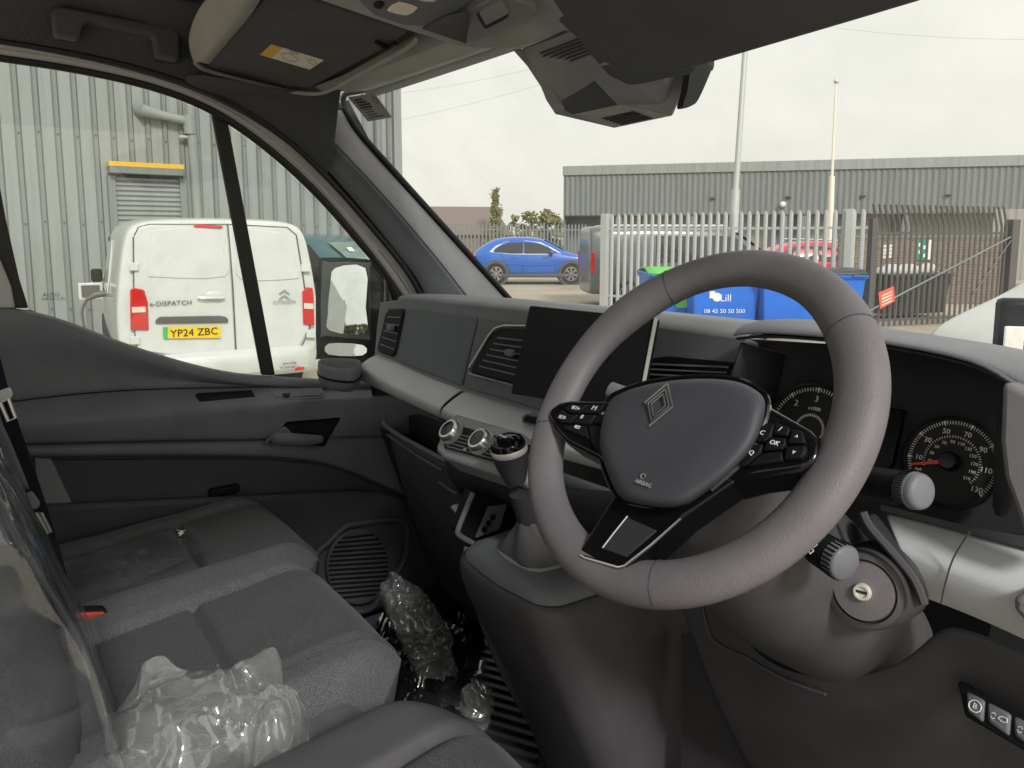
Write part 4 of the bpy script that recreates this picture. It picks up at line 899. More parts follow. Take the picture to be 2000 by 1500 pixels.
# window: frame, divider, glass
b = MB(); b.slab(ats([(-150, 604), (60, 606), (175, 652), (280, 690), (367, 718), (455, 736), (626, 747), (870, 755), (900, 1100), (-150, 1200)], X=-.905), (-.01, 0, 0)); b.build('door_skin', M['soft'], door)
ribbon('window_frame', l2_, l3_, -.874, -.882, M['rubber'], door, .012, bulge=.006)
b = MB(); b.slab(ats([(410, 200), (441, 212), (538, 733), (512, 733)], X=-.884), (-.014, 0, 0)); b.build('window_divider', M['rubber'], door, bevel=.003)
b = MB(); b.slab(ats([(-70, 200), (-12, 300), (12, 430), (38, 545), (56, 602), (-70, 602)], X=-.88), (-.02, 0, 0)); b.build('rear_frame', M['rubber'], door, bevel=.004)
b = MB(); b.slab(ats([(-60, 470), (0, 505), (22, 560), (30, 602), (-60, 602)], X=-.868), (-.01, 0, 0)); b.build('pillar_cover', M['flange'], door, bevel=.004)
gpts = [(-150, 108)] + l3_[1:8] + [(757, 560), (757, 760), (-150, 760)]
b = MB(); b.slab(ats(gpts, X=-.894), (-.004, 0, 0)); b.build('window_glass', M['glass'], door, smooth=False)
b = MB(); b.slab(ats([(742, 478), (752, 474), (790, 512), (815, 548), (832, 592), (832, 640), (752, 640), (756, 560), (752, 510)], X=-.88), (-.02, 0, 0)); b.build('mirror_sail', M['door'], door, bevel=.004)
b = MB(); b.tube(smooth_path(ats([(752, 474), (756, 520), (757, 575), (757, 640)], X=-.88), 4), .005, 6); b.build('sail_seal', M['rubber'], door)
b = MB(); b.tube(smooth_path(ats([(762, 482), (792, 510), (816, 545), (830, 585)], X=-.876), 4), .004, 6); b.build('sail_piping', M['flange'], door)
gtext = frame(at(100, 576, X=-.8925), (0, 1, 0), (0, 0, 1))
text('glass_mark', 'AUSG', .012, gtext, M['ink'], door, ext=.0002)
text('glass_mark', '43R-0012 (E)', .008, frame(at(104, 584, X=-.8925), (0, 1, 0), (0, 0, 1)), M['ink'], door, ext=.0002)
# door mirror outside the glass
MX = -1.16
mr = MB(); hsg = [(622, 512), (632, 503), (715, 506), (742, 520), (750, 545), (750, 690), (740, 712), (628, 700), (618, 690), (617, 560)]
mpl = (at(670, 600, X=MX), (CAM - at(670, 600, X=MX)).normalized())
_n = V((.42, -.90, .09)).normalized(); mpl = (at(670, 600, X=MX), _n)
mr.slab(ats(sp2(hsg, 3, True), pl=mpl), _n * -.11); mo = mr.build('door_mirror', M['black'], door, bevel=.02, seg=3)
b = MB(); b.slab(ats(sp2([(628, 522), (640, 512), (718, 513), (722, 525), (722, 655), (716, 663), (634, 656), (626, 648)], 2, True), pl=(mpl[0] + _n * .004, _n)), _n * -.02); b.build('mirror_bezel', M['door'], mo, bevel=.003)
CVX = 1.1
def mirror_plate(name, pts, aim, up):
    c = at(sum(p[0] for p in pts) / len(pts), sum(p[1] for p in pts) / len(pts), pl=(mpl[0] + _n * up, _n)); v_in = (CAM - c).normalized(); nn_ = (v_in + V(aim).normalized()).normalized()
    q = ats(sp2(pts, 3, True), pl=(c, nn_)); b = MB(); rows = []
    for k in range(9):
        f = 1 - k / 8 * .98; rows.append([c + (p - c) * f - nn_ * ((p - c) * f).length_squared / (2 * CVX) for p in q])
    b.grid(rows, close=True, caps=False); return b.build(name, M['mirror'], mo, angle=180)
mirror_plate('mirror_glass', [(652, 523), (711, 523), (713, 600), (710, 651), (641, 645), (639, 615), (644, 556)], (-.29, -.955, .19), .0245)
mirror_plate('wide_angle_glass', [(641, 671), (708, 674), (707, 694), (640, 692)], (-.33, -.93, .1), .0245)
# ================================================================== dashboard
dash = thing('dashboard', 'grey and black dashboard running the width of the cab', 'dashboard', (-.1, .35, 1.2))
FN = V((0, -.949, .316)); FP = V((0, .25, 1.40))         # plane of the upper fascia
def fas(x, y, up=0): return at(x, y, pl=(FP + FN * up, FN))
def fslab(name, pts, mat, up, th, parent=None, bevel=.002, seg=2, rnd=0):
    p = sp2(pts, rnd, True) if rnd else pts
    b = MB(); b.slab([fas(x, y, up) for x, y in p], FN * -th); return b.build(name, mat, parent or dash, bevel=bevel, seg=seg)
# top pad
pe = [(-.80, 1.565), (-.78, 1.572), (-.5, 1.578), (-.2, 1.583), (.1, 1.585), (.30, 1.585)]
row = lambda dy, dz: [V((x, .318 + dy + (.03 if x < -.79 else 0), z + dz)) for x, z in pe]
b = MB(); b.grid([row(.02, -.025), row(-.002, -.02), row(-.012, -.01), row(-.004, .0), row(.02, .004), row(.15, -.002), row(.4, -.03), row(.56, -.06)]); b.build('top_pad', M['dashtop'], dash, solid=.006, sub=2, angle=180)
# upper fascia backing, glovebox lid, seams
fslab('fascia', [(742, 590), (795, 582), (940, 596), (1100, 612), (1300, 638), (1460, 660), (1440, 840), (1240, 848), (1051, 818), (901, 775), (766, 716), (730, 700), (735, 640)], M['dash'], 0, .03, bevel=.004)
fslab('glovebox_lid', [(790, 601), (930, 619), (927, 640), (903, 740), (901, 752), (895, 752), (772, 704), (768, 700), (775, 660)], M['fascia'], .006, .01, bevel=.003)
fslab('centre_panel', [(935, 620), (1060, 634), (1060, 800), (1050, 800), (906, 757), (905, 750), (928, 650)], M['fascia'], .005, .01, bevel=.003)
# left vent
def vent(name, outline, rows, mat, surround, tab=None, n=5, depth=.02):
    v = fslab(name, outline, surround, .011, .012, None, .004)
    inner = [(lerp(x, sum(p[0] for p in outline) / len(outline), .1), lerp(y, sum(p[1] for p in outline) / len(outline), .08)) for x, y in outline]
    fslab('vent_throat', inner, M['black'], .0118, .003, v, 0)
    (a0, a1), (b0, b1) = rows
    for k in range(n):
        t = (k + .5) / n; p = (lerp(a0[0], b0[0], t), lerp(a0[1], b0[1], t)); q = (lerp(a1[0], b1[0], t), lerp(a1[1], b1[1], t))
        b = MB(); b.slab([fas(p[0], p[1], .006), fas(q[0], q[1], .006), fas(q[0], q[1] + 1.5, .017), fas(p[0], p[1] + 1.5, .017)], FN.cross(V((1, 0, 0))) * .0022); b.build('vent_slat', M['door'], v)
    if tab:
        b = MB(); b.box(fas(*tab, .02), (.022, .014, .012)); b.build('vent_tab', M['chrome'] if False else M['dash'], v, bevel=.003)
    return v
vent('side_vent', [(752, 612), (760, 602), (787, 602), (789, 607), (772, 690), (766, 697), (737, 687), (736, 680)], (((757, 612), (784, 612)), ((741, 678), (768, 690))), M['black'], M['black'], (763, 640), 5)
cv = vent('centre_vent', [(958, 650), (975, 640), (1030, 640), (1072, 645), (1050, 760), (1000, 750), (921, 729), (918, 722)], (((974, 654), (1060, 662)), ((932, 720), (1040, 748))), M['black'], M['black'], (996, 689), 6)
b = MB(); b.tube([fas(x, y, .013) for x, y in ((1045, 637), (985, 636), (968, 641), (955, 655), (917, 718), (918, 731), (998, 752), (1040, 762))], .0026, 6); b.build('vent_trim', M['chrome'], cv)
cv2 = vent('centre_vent', [(1262, 700), (1300, 694), (1430, 706), (1420, 748), (1300, 742), (1262, 738)], (((1270, 706), (1424, 712)), ((1268, 736), (1414, 744))), M['black'], M['black'], None, 3)
# infotainment screen, standing proud of the fascia
SP = (at(1140, 690, Y=.187), V((.22, -.95, .22)).normalized()); sq = [(1033, 596), (1281, 621), (1246, 806), (996, 769)]
scr = MB(); scr.slab(ats(sq, pl=SP), SP[1] * -.016); so_ = scr.build('touchscreen', M['black'], dash, bevel=.004)
b = MB(); b.slab(ats([(1035, 598), (1274, 622), (1240, 802), (998, 768)], pl=(SP[0] + SP[1] * .0012, SP[1])), SP[1] * -.001); b.build('display_glass', M['screen'], so_)
b = MB(); e = ats([(1281, 621), (1246, 806)], pl=(SP[0] + SP[1] * .0005, SP[1])); b.tube(e, .003, 6); b.build('screen_edge', M['steel'], so_)
b = MB(); q = at(1140, 690, pl=(SP[0] - SP[1] * .015, SP[1])); b.box(q + V((0, .04, -.03)), (.12, .09, .1)); b.build('screen_bracket', M['black'], so_)
# light grey trim strip
def strip(name, T, C, Bt, yt, yc, yb, mat, parent=dash):
    a = smooth_path([at(x, y, Y=yt) for x, y in T], 4); c = smooth_path([at(x, y, Y=yc) for x, y in C], 4); d = smooth_path([at(x, y, Y=yb) for x, y in Bt], 4)
    b = MB(); m1 = [p.lerp(q, .85) + V((0, -.002, .003)) for p, q in zip(a, c)]; m2 = [p.lerp(q, .15) + V((0, -.002, -.0)) for p, q in zip(c, d)]
    und = [p + V((0, .06, -.004)) for p in d]
    b.grid([[p + V((0, .02, -.005)) for p in a], a, m1, c, m2, d, und]); return b.build(name, mat, parent, solid=.004, sub=1, angle=60)
strip('trim_strip', [(733, 690), (766, 702), (830, 730), (904, 757)], [(699, 716), (740, 740), (795, 768), (860, 797)], [(693, 747), (740, 768), (795, 794), (857, 822)], .252, .19, .205, M['silver'])
strip('trim_strip', [(908, 760), (950, 772), (1051, 801), (1240, 832), (1450, 850)], [(863, 799), (920, 826), (1030, 856), (1240, 905), (1450, 960)], [(859, 824), (920, 852), (1030, 885), (1240, 945), (1450, 1005)], .252, .178, .195, M['silver'])
b = MB(); b.slab(ats([(1018, 812), (1026, 808), (1060, 815), (1060, 838), (1018, 827)], Y=.198), (0, .02, 0)); hz = b.build('hazard_switch', M['dash'], dash, bevel=.003)
b = MB(); b.slab(ats([(1022, 815), (1028, 811), (1058, 818), (1058, 833), (1022, 824)], Y=.194), (0, .006, 0)); b.build('switch_face', M['black'], hz, bevel=.002)
# lower left: shelf, glovebox, side
b = MB(); b.grid([[at(735, 772, Y=.215), at(858, 832, Y=.215)], [at(752, 829, Y=.36), at(850, 880, Y=.36)]]); 
b = MB(); b.slab([at(742, 790, Y=.36), at(1010, 890, Y=.36), at(1010, 1010, Y=.36), at(760, 880, Y=.36)], (0, .03, 0)); b.build('shelf_back', M['soft'], dash)
b = MB(); b.tube(smooth_path(ats([(748, 822), (756, 835), (800, 862), (850, 889), (870, 899)], Y=.235), 3), .005, 8); b.build('shelf_lip', M['dash'], dash)
b = MB(); b.grid([ats([(748, 826), (800, 864), (852, 891), (900, 918)], Y=.236), ats([(748, 823), (800, 861), (852, 888), (900, 915)], Y=.36)]); b.build('shelf_floor', M['soft'], dash, solid=.004)
lowl = [(751, 834), (800, 866), (850, 894), (905, 925)]
b = MB(); b.grid([ats(lowl, Y=.238), ats([(757, 850), (800, 876), (856, 910), (905, 940)], Y=.235), ats([(775, 930), (820, 960), (880, 1000), (910, 1030)], Y=.26), ats([(800, 1010), (830, 1040), (880, 1080), (930, 1120)], Y=.33), ats([(850, 1150), (880, 1180), (930, 1230), (960, 1290)], Y=.48)]); b.build('lower_glovebox', M['doorlow'], dash, solid=.006, sub=1, angle=60)
for p0, p1 in (((755, 848), (809, 886)), ((811, 888), (862, 918)), ((857, 942), (892, 965))):
    b = MB(); b.tube([at(*p0, Y=.233), at(*p1, Y=.233)], .0022, 5); b.build('glovebox_edge', M['dash'], dash)
b = MB(); b.slab(ats([(877, 990), (884, 986), (902, 998), (905, 1012), (890, 1005)], Y=.24), (0, .03, 0)); b.build('glovebox_latch', M['silver'], dash, bevel=.004)
# side of the dash towards the door
b = MB(); b.grid([[V((-.83, .24, 1.56)), V((-.845, .6, 1.5))], [V((-.83, .235, 1.36)), V((-.845, .6, 1.3))], [V((-.80, .26, 1.2)), V((-.83, .6, 1.1))], [V((-.79, .34, 1.0)), V((-.82, .6, .9))], [V((-.80, .45, .68)), V((-.83, .6, .66))]]); b.build('dash_end', M['soft'], dash, solid=.006, sub=1, angle=180)
# cup holder by the door
ch = thing('cup_holder', 'black cup holder at the left end of the dashboard', 'cup holder', at(660, 770, Y=.16))
cpl = [(621, 704), (640, 700), (695, 702), (706, 708), (690, 722), (650, 720), (624, 712)]
tp = ats(sp2(cpl, 3, True), Z=1.415); cc = sum(tp, V((0, 0, 0))) / len(tp)
b = MB(); sh_ = lambda p, k, dz: V((lerp(cc.x, p.x, k), lerp(cc.y, p.y, k), cc.z + dz))
b.grid([[sh_(p, .4, -.058) for p in tp], [sh_(p, .86, -.058) for p in tp], [sh_(p, .98, -.042) for p in tp], [sh_(p, 1.02, -.03) for p in tp], [sh_(p, 1.0, -.028) for p in tp], [sh_(p, 1.0, 0) for p in tp], [sh_(p, .93, .003) for p in tp], [sh_(p, .86, -.002) for p in tp], [sh_(p, .8, -.04) for p in tp]], close=True, caps=True); b.build('body', M['dash'], ch, sub=1, angle=60)
b = MB(); b.grid([[sh_(p, 1.025, -.031) for p in tp], [sh_(p, 1.03, -.028) for p in tp], [sh_(p, 1.025, -.025) for p in tp]], close=True); b.build('band', M['black'], ch)
# heater control unit
hn = V((.0, -.72, .69)).normalized(); hp_ = (at(930, 866, Y=.15), hn)
def hs(name, pts, mat, up, th, parent=None, bevel=.002, rnd=0):
    p = sp2(pts, rnd, True) if rnd else pts; b = MB(); b.slab(ats(p, pl=(hp_[0] + hn * up, hn)), hn * -th); return b.build(name, mat, parent or dash, bevel=bevel)
hc = hs('heater_panel', [(885, 811), (892, 808), (1040, 850), (1060, 870), (1030, 935), (1020, 942), (866, 893), (852, 880), (852, 872), (874, 822)], M['console_grey'], 0, .05, None, .006)
hs('heater_inset', [(877, 830), (884, 827), (1036, 868), (1038, 874), (1016, 918), (870, 879), (866, 872)], M['black'], .0015, .004, hc, .002)
for k in range(6):
    y0 = 842 + k * 7; hs('inset_rib', [(878 - k * 1.5, y0), (1020 - k * 2, y0 + 38), (1020 - k * 2, y0 + 40), (878 - k * 1.5, y0 + 2)], M['dash'], .0026, .002, hc, 0)
for (x, y) in ((886, 848), (944, 867)):
    o_ = at(x, y, pl=hp_); b = MB(); b.lathe(o_ - hn * .002, hn, [(.0215, 0), (.0235, .002), (.0235, .012), (.0205, .02), (.0195, .0215), (.016, .0218), (.0155, .019), (.001, .019)], 36); ko = b.build('rotary_knob', M['chrome'], hc)
    b = MB(); b.lathe(o_ + hn * .0192, hn, [(.0154, 0), (.0154, .0008), (.0005, .0012)], 30); b.build('knob_face', M['gloss'], ko)
    b = MB()
    for k in range(36):
        a = 2 * math.pi * k / 36; u = hn.orthogonal().normalized(); w = hn.cross(u); b.tube([o_ + (u * math.cos(a) + w * math.sin(a)) * .0237 + hn * .001, o_ + (u * math.cos(a) + w * math.sin(a)) * .0235 + hn * .011], .0007, 4)
    b.build('knurling', M['steel'], ko)
text('print', 'A/C', .006, frame(at(908, 878, pl=(hp_[0] + hn * .003, hn)), (1, 0, 0), hn.cross(V((1, 0, 0)))), M['white'], hc)
# centre stack below the heater unit
b = MB(); b.grid([ats([(872, 897), (940, 920), (1030, 946), (1200, 960), (1440, 1000)], Y=.17), ats([(878, 925), (940, 948), (1030, 975), (1200, 1000), (1440, 1060)], Y=.2), ats([(905, 965), (945, 985), (1035, 1010), (1200, 1060), (1440, 1120)], Y=.26)]); b.build('stack_underside', M['soft'], dash, solid=.006)
b = MB(); b.grid([ats([(1030, 900), (1120, 930), (1250, 975), (1420, 1010)], Y=.185), ats([(1030, 960), (1120, 990), (1250, 1040), (1420, 1080)], Y=.24)]); b.build('knee_bolster', M['dash'], dash, solid=.006)
# ---- lower console with pocket and gear lever plinth
con = MB()
cols = []
prof = [  # (px, py, X) going down each edge line
    [(905, 960, -.20), (893, 1040, -.20), (905, 1130, -.20), (955, 1280, -.20), (1010, 1380, -.20), (1080, 1500, -.20), (1150, 1640, -.20)],
    [(945, 985, -.12), (930, 1070, -.13), (955, 1160, -.13), (995, 1280, -.13), (1045, 1390, -.13), (1120, 1520, -.13), (1200, 1660, -.13)],
]
def cy(px, py, X): return at(px, py, X=X)
rows_ = []
for z, dy, hw, r in ((1.165, 0, .135, .05), (1.15, -.012, .142, .055), (1.1, .0, .142, .06), (1.0, .05, .14, .06), (.85, .12, .14, .06), (.66, .19, .14, .06)):
    X0, X1, Y0 = -.155, -.155 + 2 * hw, .10 + dy; rr = []
    rr.append(V((X0, .75, z)))
    rr.append(V((X0, Y0 + r, z)))
    for k in range(1, 6):
        a = R(180 + 90 * k / 6); rr.append(V((X0 + r + r * math.cos(a), Y0 + r + r * math.sin(a), z)))
    rr.append(V((X0 + r, Y0, z))); rr.append(V(((X0 + X1) / 2, Y0 - .012, z))); rr.append(V((X1 - r, Y0, z)))
    for k in range(1, 6):
        a = R(270 + 90 * k / 6); rr.append(V((X1 - r + r * math.cos(a), Y0 + r + r * math.sin(a), z)))
    rr.append(V((X1, Y0 + r, z))); rr.append(V((X1 + .03, .75, z)))
    rows_.append(rr)
b = MB(); b.grid(rows_); b.build('console_body', M['col'], dash, sub=1, solid=.004, angle=180)
top0 = [p + V((0, 0, 0)) for p in rows_[0]]; cen = V((0, .2, 1.19))
b = MB(); b.grid([[p + V((0, 0, -.012)) for p in rows_[0]], [V((lerp(p.x, cen.x, .04), lerp(p.y, .2, .04), 1.17)) for p in top0], [V((lerp(p.x, cen.x, .15), lerp(p.y, .2, .12), 1.186 + .05 * max(0, p.y - .2))) for p in top0], [V((lerp(p.x, cen.x, .45), lerp(p.y, .2, .4), 1.192 + .06 * max(0, p.y - .2))) for p in top0], [V((lerp(p.x, cen.x, .95), lerp(p.y, .2, .9), 1.192)) for p in top0]]); b.build('gear_plinth', M['dash'], dash, sub=1, solid=.004, angle=180)
# phone pocket left of the plinth
pk = smooth_path(ats([(924, 962), (908, 1000), (895, 1034), (898, 1046), (925, 1062), (946, 1078)], X=-.165), 4)
b = MB(); b.tube(pk, .005, 8); b.build('pocket_rim', M['dash'], dash)
b = MB(); b.slab(ats([(926, 962), (1010, 985), (1010, 1060), (945, 1075), (900, 1044), (897, 1036)], X=-.168), (-.03, 0, 0)); b.build('pocket_back', M['black'], dash)
b = MB(); b.slab([V((-.30, .16, .67)), V((-.17, .16, .67)), V((-.17, .75, .67)), V((-.30, .75, .67))], (0, 0, .01))
b = MB(); b.slab(ats([(955, 990), (990, 985), (975, 1035), (930, 1050)], X=-.16), (-.004, 0, 0)); pt_ = b.build('socket_panel', M['door'], dash)
for k in range(3):
    b = MB(); b.lathe(at(962 - k * 8, 1010 + k * 12, X=-.159), (1, 0, 0), [(.006, 0), (.006, .002), (.004, .002)], 14); b.build('socket', M['black'], pt_)
b = MB(); b.grid([ats([(893, 1040), (905, 1130), (955, 1280), (1012, 1385), (1100, 1530)], X=-.175), ats([(950, 1085), (960, 1150), (1000, 1290), (1050, 1400), (1130, 1540)], X=-.15)]); b.build('console_flank', M['dash'], dash, solid=.004, sub=1)

# ================================================================== instrument cluster
cl = thing('instrument_cluster', 'hooded instrument cluster with two round dials behind the wheel', 'instrument cluster', (.47, .36, 1.42))
CN = V((0, -.94, .34)).normalized(); CP = (at(1856, 900, Y=.30), CN)
def cs(name, pts, mat, up, th, parent=None, bevel=0, rnd=0):
    p = sp2(pts, rnd, True) if rnd else pts; b = MB(); b.slab(ats(p, pl=(CP[0] + CN * up, CN)), CN * -th); return b.build(name, mat, parent or cl, bevel=bevel)
# hood
ht_ = [(1440, 643), (1454, 632), (1510, 626), (1611, 635), (1720, 651), (1874, 676), (2000, 704), (2120, 735)]
hl_ = [(1437, 655), (1455, 652), (1510, 650), (1611, 657), (1723, 669), (1895, 704), (2000, 760), (2120, 830)]
f0 = smooth_path(ats(ht_, Y=.235), 4); f1 = smooth_path(ats(hl_, Y=.222), 4)
bk = [V((p.x * 1.0 - .01, .42, p.z - .02)) for p in f0]; bk2 = [V((p.x - .02, .8, p.z - .09)) for p in f0]
inn = [V((p.x, .31, p.z - .0)) for p in f1]
b = MB(); b.grid([bk2, bk, [p + V((0, .03, .003)) for p in f0], f0, [(p + q) / 2 + V((0, -.006, 0)) for p, q in zip(f0, f1)], f1]); b.build('hood', M['dashtop'], cl, solid=.004, sub=1, angle=180)
b = MB(); b.grid([[p + V((0, -.001, -.002)) for p in f1], [p + V((0, .004, -.006)) for p in f1], inn]); b.build('hood_lining', M['soft'], cl, solid=.003, sub=1)
b = MB(); b.tube([p + V((0, -.003, .001)) for p in f1], .0022, 6); b.build('hood_bead', M['dash'], cl)
# binnacle floor and walls
cs('binnacle_face', [(1432, 660), (2080, 700), (2080, 1050), (1900, 1035), (1720, 992), (1560, 960), (1405, 800)], M['soft'], -.01, .01)
b = MB(); b.grid([ats([(1447, 668), (1430, 720), (1405, 800)], Y=.226), ats([(1530, 690), (1520, 745), (1500, 810)], Y=.31)]); b.build('binnacle_wall', M['soft'], cl, solid=.004)
b = MB(); b.grid([ats([(2010, 760), (1962, 800), (1955, 860), (1965, 930), (1990, 1010)], Y=.205), ats([(1945, 760), (1937, 830), (1935, 900), (1935, 960), (1928, 1020)], Y=.292)]); b.build('binnacle_wall', M['col'], cl, solid=.004, sub=1)
b = MB(); b.slab(ats([(1955, 745), (2090, 800), (2090, 1090), (2000, 1060), (1985, 1005), (1958, 930), (1950, 860)], Y=.202), (0, .03, 0)); b.build('binnacle_surround', M['silver'] if False else M['pillar'], cl, bevel=.006)
cs('lower_ledge', [(1720, 985), (1900, 1030), (2080, 1060), (2080, 1090), (1890, 1042), (1720, 996)], M['col'], .03, .04)
# dials
def dial(label, c, r, marks, nums, inner_nums=None, start=0):
    ctr = at(*c, pl=(CP[0] + CN * .004, CN)); rw = (at(c[0] + r, c[1], pl=(CP[0] + CN * .004, CN)) - ctr).length
    vx = V((1, 0, 0)); vy = CN.cross(vx)
    if vy.z < 0: vy = -vy
    b = MB(); b.lathe(ctr - CN * .008, CN, [(rw * 1.06, 0), (rw * 1.06, .008), (rw * 1.0, .011), (rw * .985, .006), (rw * .98, .004), (.001, .004)], 56); d = b.build('dial', M['dial'], cl); d['label'] = label
    pos = lambda a, q, up=-.003: ctr + (vx * math.cos(a) + vy * math.sin(a)) * rw * q + CN * up
    b = MB()
    for a, big in marks:
        a = R(a); t = V((0, 0, 0)) + (vx * -math.sin(a) + vy * math.cos(a))
        if big: b.slab([pos(a, .965) + t * rw * .035, pos(a, .965) - t * rw * .035, pos(a, .84)], CN * .0006)
        else: b.slab([pos(a, .96) + t * rw * .008, pos(a, .96) - t * rw * .008, pos(a, .88) - t * rw * .008, pos(a, .88) + t * rw * .008], CN * .0006)
    b.build('scale_marks', M['white'], d)
    for a, t, q, sz in nums:
        text('numeral', t, rw * sz, frame(pos(R(a), q), vx, vy), M['white'], d, ext=.0003)
    return d, ctr, rw, vx, vy, pos
mk = [(205 - k * 2.0 * 1.0, k % 10 == 0) for k in range(0)]
sm = []
for v in range(0, 131, 2): sm.append((203 - v * 1.85, v % 20 == 10))
d, ctr, rw, vx, vy, pos = dial('speedometer with a red needle near zero', (1856, 902), 97, sm, [(203 - v * 1.85, str(v), .72, .17) for v in (10, 30, 50, 70, 90, 110)] + [(-37, '130', .78, .17)] + [(200 - v * 1.125, str(v), .47, .105) for v in (10, 30, 50, 70, 90, 110, 130, 150, 170, 190, 210)] + [(206, 'mph', .74, .09)])
b = MB()
for v in range(0, 211, 5):
    a = R(200 - v * 1.125); t = vx * -math.sin(a) + vy * math.cos(a); b.slab([pos(a, .62) + t * rw * .007, pos(a, .62) - t * rw * .007, pos(a, .57) - t * rw * .007, pos(a, .57) + t * rw * .007], CN * .0006)
b.build('inner_scale', M['white'], d)
b = MB(); a = R(199); t = vx * -math.sin(a) + vy * math.cos(a); b.slab([pos(a, .2, .004) + t * rw * .045, pos(a, .2, .004) - t * rw * .045, pos(a, .86, .004) - t * rw * .018, pos(a, .86, .004) + t * rw * .018], CN * .0015); b.build('needle', M['red'], d)
b = MB(); b.lathe(ctr - CN * .002, CN, [(rw * .22, 0), (rw * .22, .007), (rw * .17, .011), (.001, .011)], 24); b.build('needle_cap', M['gloss'], d)
sm = []
for v in range(0, 61): sm.append((214 - v * (248 / 60), v % 10 == 0))
d2_, ctr2, rw2, vx, vy, pos2 = dial('rev counter half hidden by the wheel rim', (1578, 838), 86, sm, [(214 - v * 248 / 6, str(v), .70, .2) for v in range(0, 7)] + [(90, 'x1000', .48, .12)])
b = MB(); 
for k in range(31):
    a = R(200 - k * 220 / 30); t = vx * -math.sin(a) + vy * math.cos(a); b.slab([pos2(a, .36) + t * rw2 * .008, pos2(a, .36) - t * rw2 * .008, pos2(a, .3) - t * rw2 * .008, pos2(a, .3) + t * rw2 * .008], CN * .0006)
b.build('inner_scale', M['white'], d2_)
cs('trip_display', [(1690, 790), (1764, 800), (1742, 905), (1730, 920), (1672, 905)], M['screen'], .006, .01, None, .001)
# small switch row on the driver's side lower panel is built with the lower dash
# ---- driver's lower dash
low = dash
T_ = [(1724, 996), (1800, 1013), (1893, 1037), (2000, 1064), (2120, 1098)]
C_ = [(1758, 1076), (1800, 1092), (1868, 1118), (1980, 1160), (2120, 1220)]
B_ = [(1812, 1190), (1825, 1195), (1860, 1208), (1946, 1246), (2120, 1330)]
strip('trim_strip', T_, C_, B_, .255, .205, .215, M['silver'])
sm_ = smooth_path(ats([(1893, 1039), (1862, 1090), (1846, 1140), (1838, 1178)], Y=.203), 4)
b = MB(); b.tube(sm_, .0009, 5); b.build('strip_seam', M['col'], dash)
b = MB(); b.slab(ats([(1978, 1170), (1990, 1162), (2120, 1230), (2120, 1350), (1975, 1190)], Y=.17), (0, .05, 0)); b.build('side_lever', M['pillar'], dash, bevel=.006)
# knee panel: a broad dark moulding with an opening for the column
kp = [[(1240, 985), (1300, 1120), (1330, 1200), (1400, 1400), (1480, 1560)], [(1420, 1120), (1410, 1190), (1470, 1310), (1560, 1430), (1640, 1580)], [(1425, 1250), (1470, 1290), (1560, 1340), (1620, 1420), (1720, 1580)], [(1560, 1330), (1610, 1345), (1670, 1355), (1740, 1440), (1800, 1580)], [(1730, 1330), (1780, 1290), (1800, 1330), (1850, 1420), (1900, 1580)], [(1822, 1230), (1835, 1240), (1860, 1290), (1900, 1400), (1960, 1580)], [(1860, 1215), (1885, 1240), (1920, 1300), (1970, 1420), (2040, 1580)], [(1990, 1265), (2010, 1290), (2050, 1340), (2100, 1440), (2160, 1580)], [(2160, 1350), (2170, 1380), (2190, 1420), (2220, 1500), (2260, 1600)]]
ys_ = [.235, .23, .235, .27, .36]
rows_ = [[at(x, y, Y=ys_[i]) for i, (x, y) in enumerate(c)] for c in kp]
b = MB(); b.grid(rows_); b.build('knee_panel', M['col'], dash, solid=.006, sub=2, angle=180)
b = MB(); b.slab(ats([(1330, 1060), (1960, 1100), (1900, 1400), (1400, 1420)], Y=.56), (0, .02, 0)); b.build('column_void', M['black'], dash)  # black sheet standing in for the shade inside the column opening
b = MB(); b.tube(smooth_path(ats([(1372, 1185), (1385, 1240), (1412, 1265), (1460, 1285), (1465, 1290), (1540, 1330), (1612, 1356)], Y=.23), 3), .002, 6); b.build('panel_edge', M['col'], dash)
b = MB(); b.slab(ats([(1330, 1240), (1480, 1310), (1580, 1600), (1330, 1600)], Y=.34), (0, .02, 0)); b.build('knee_filler', M['col'], dash)
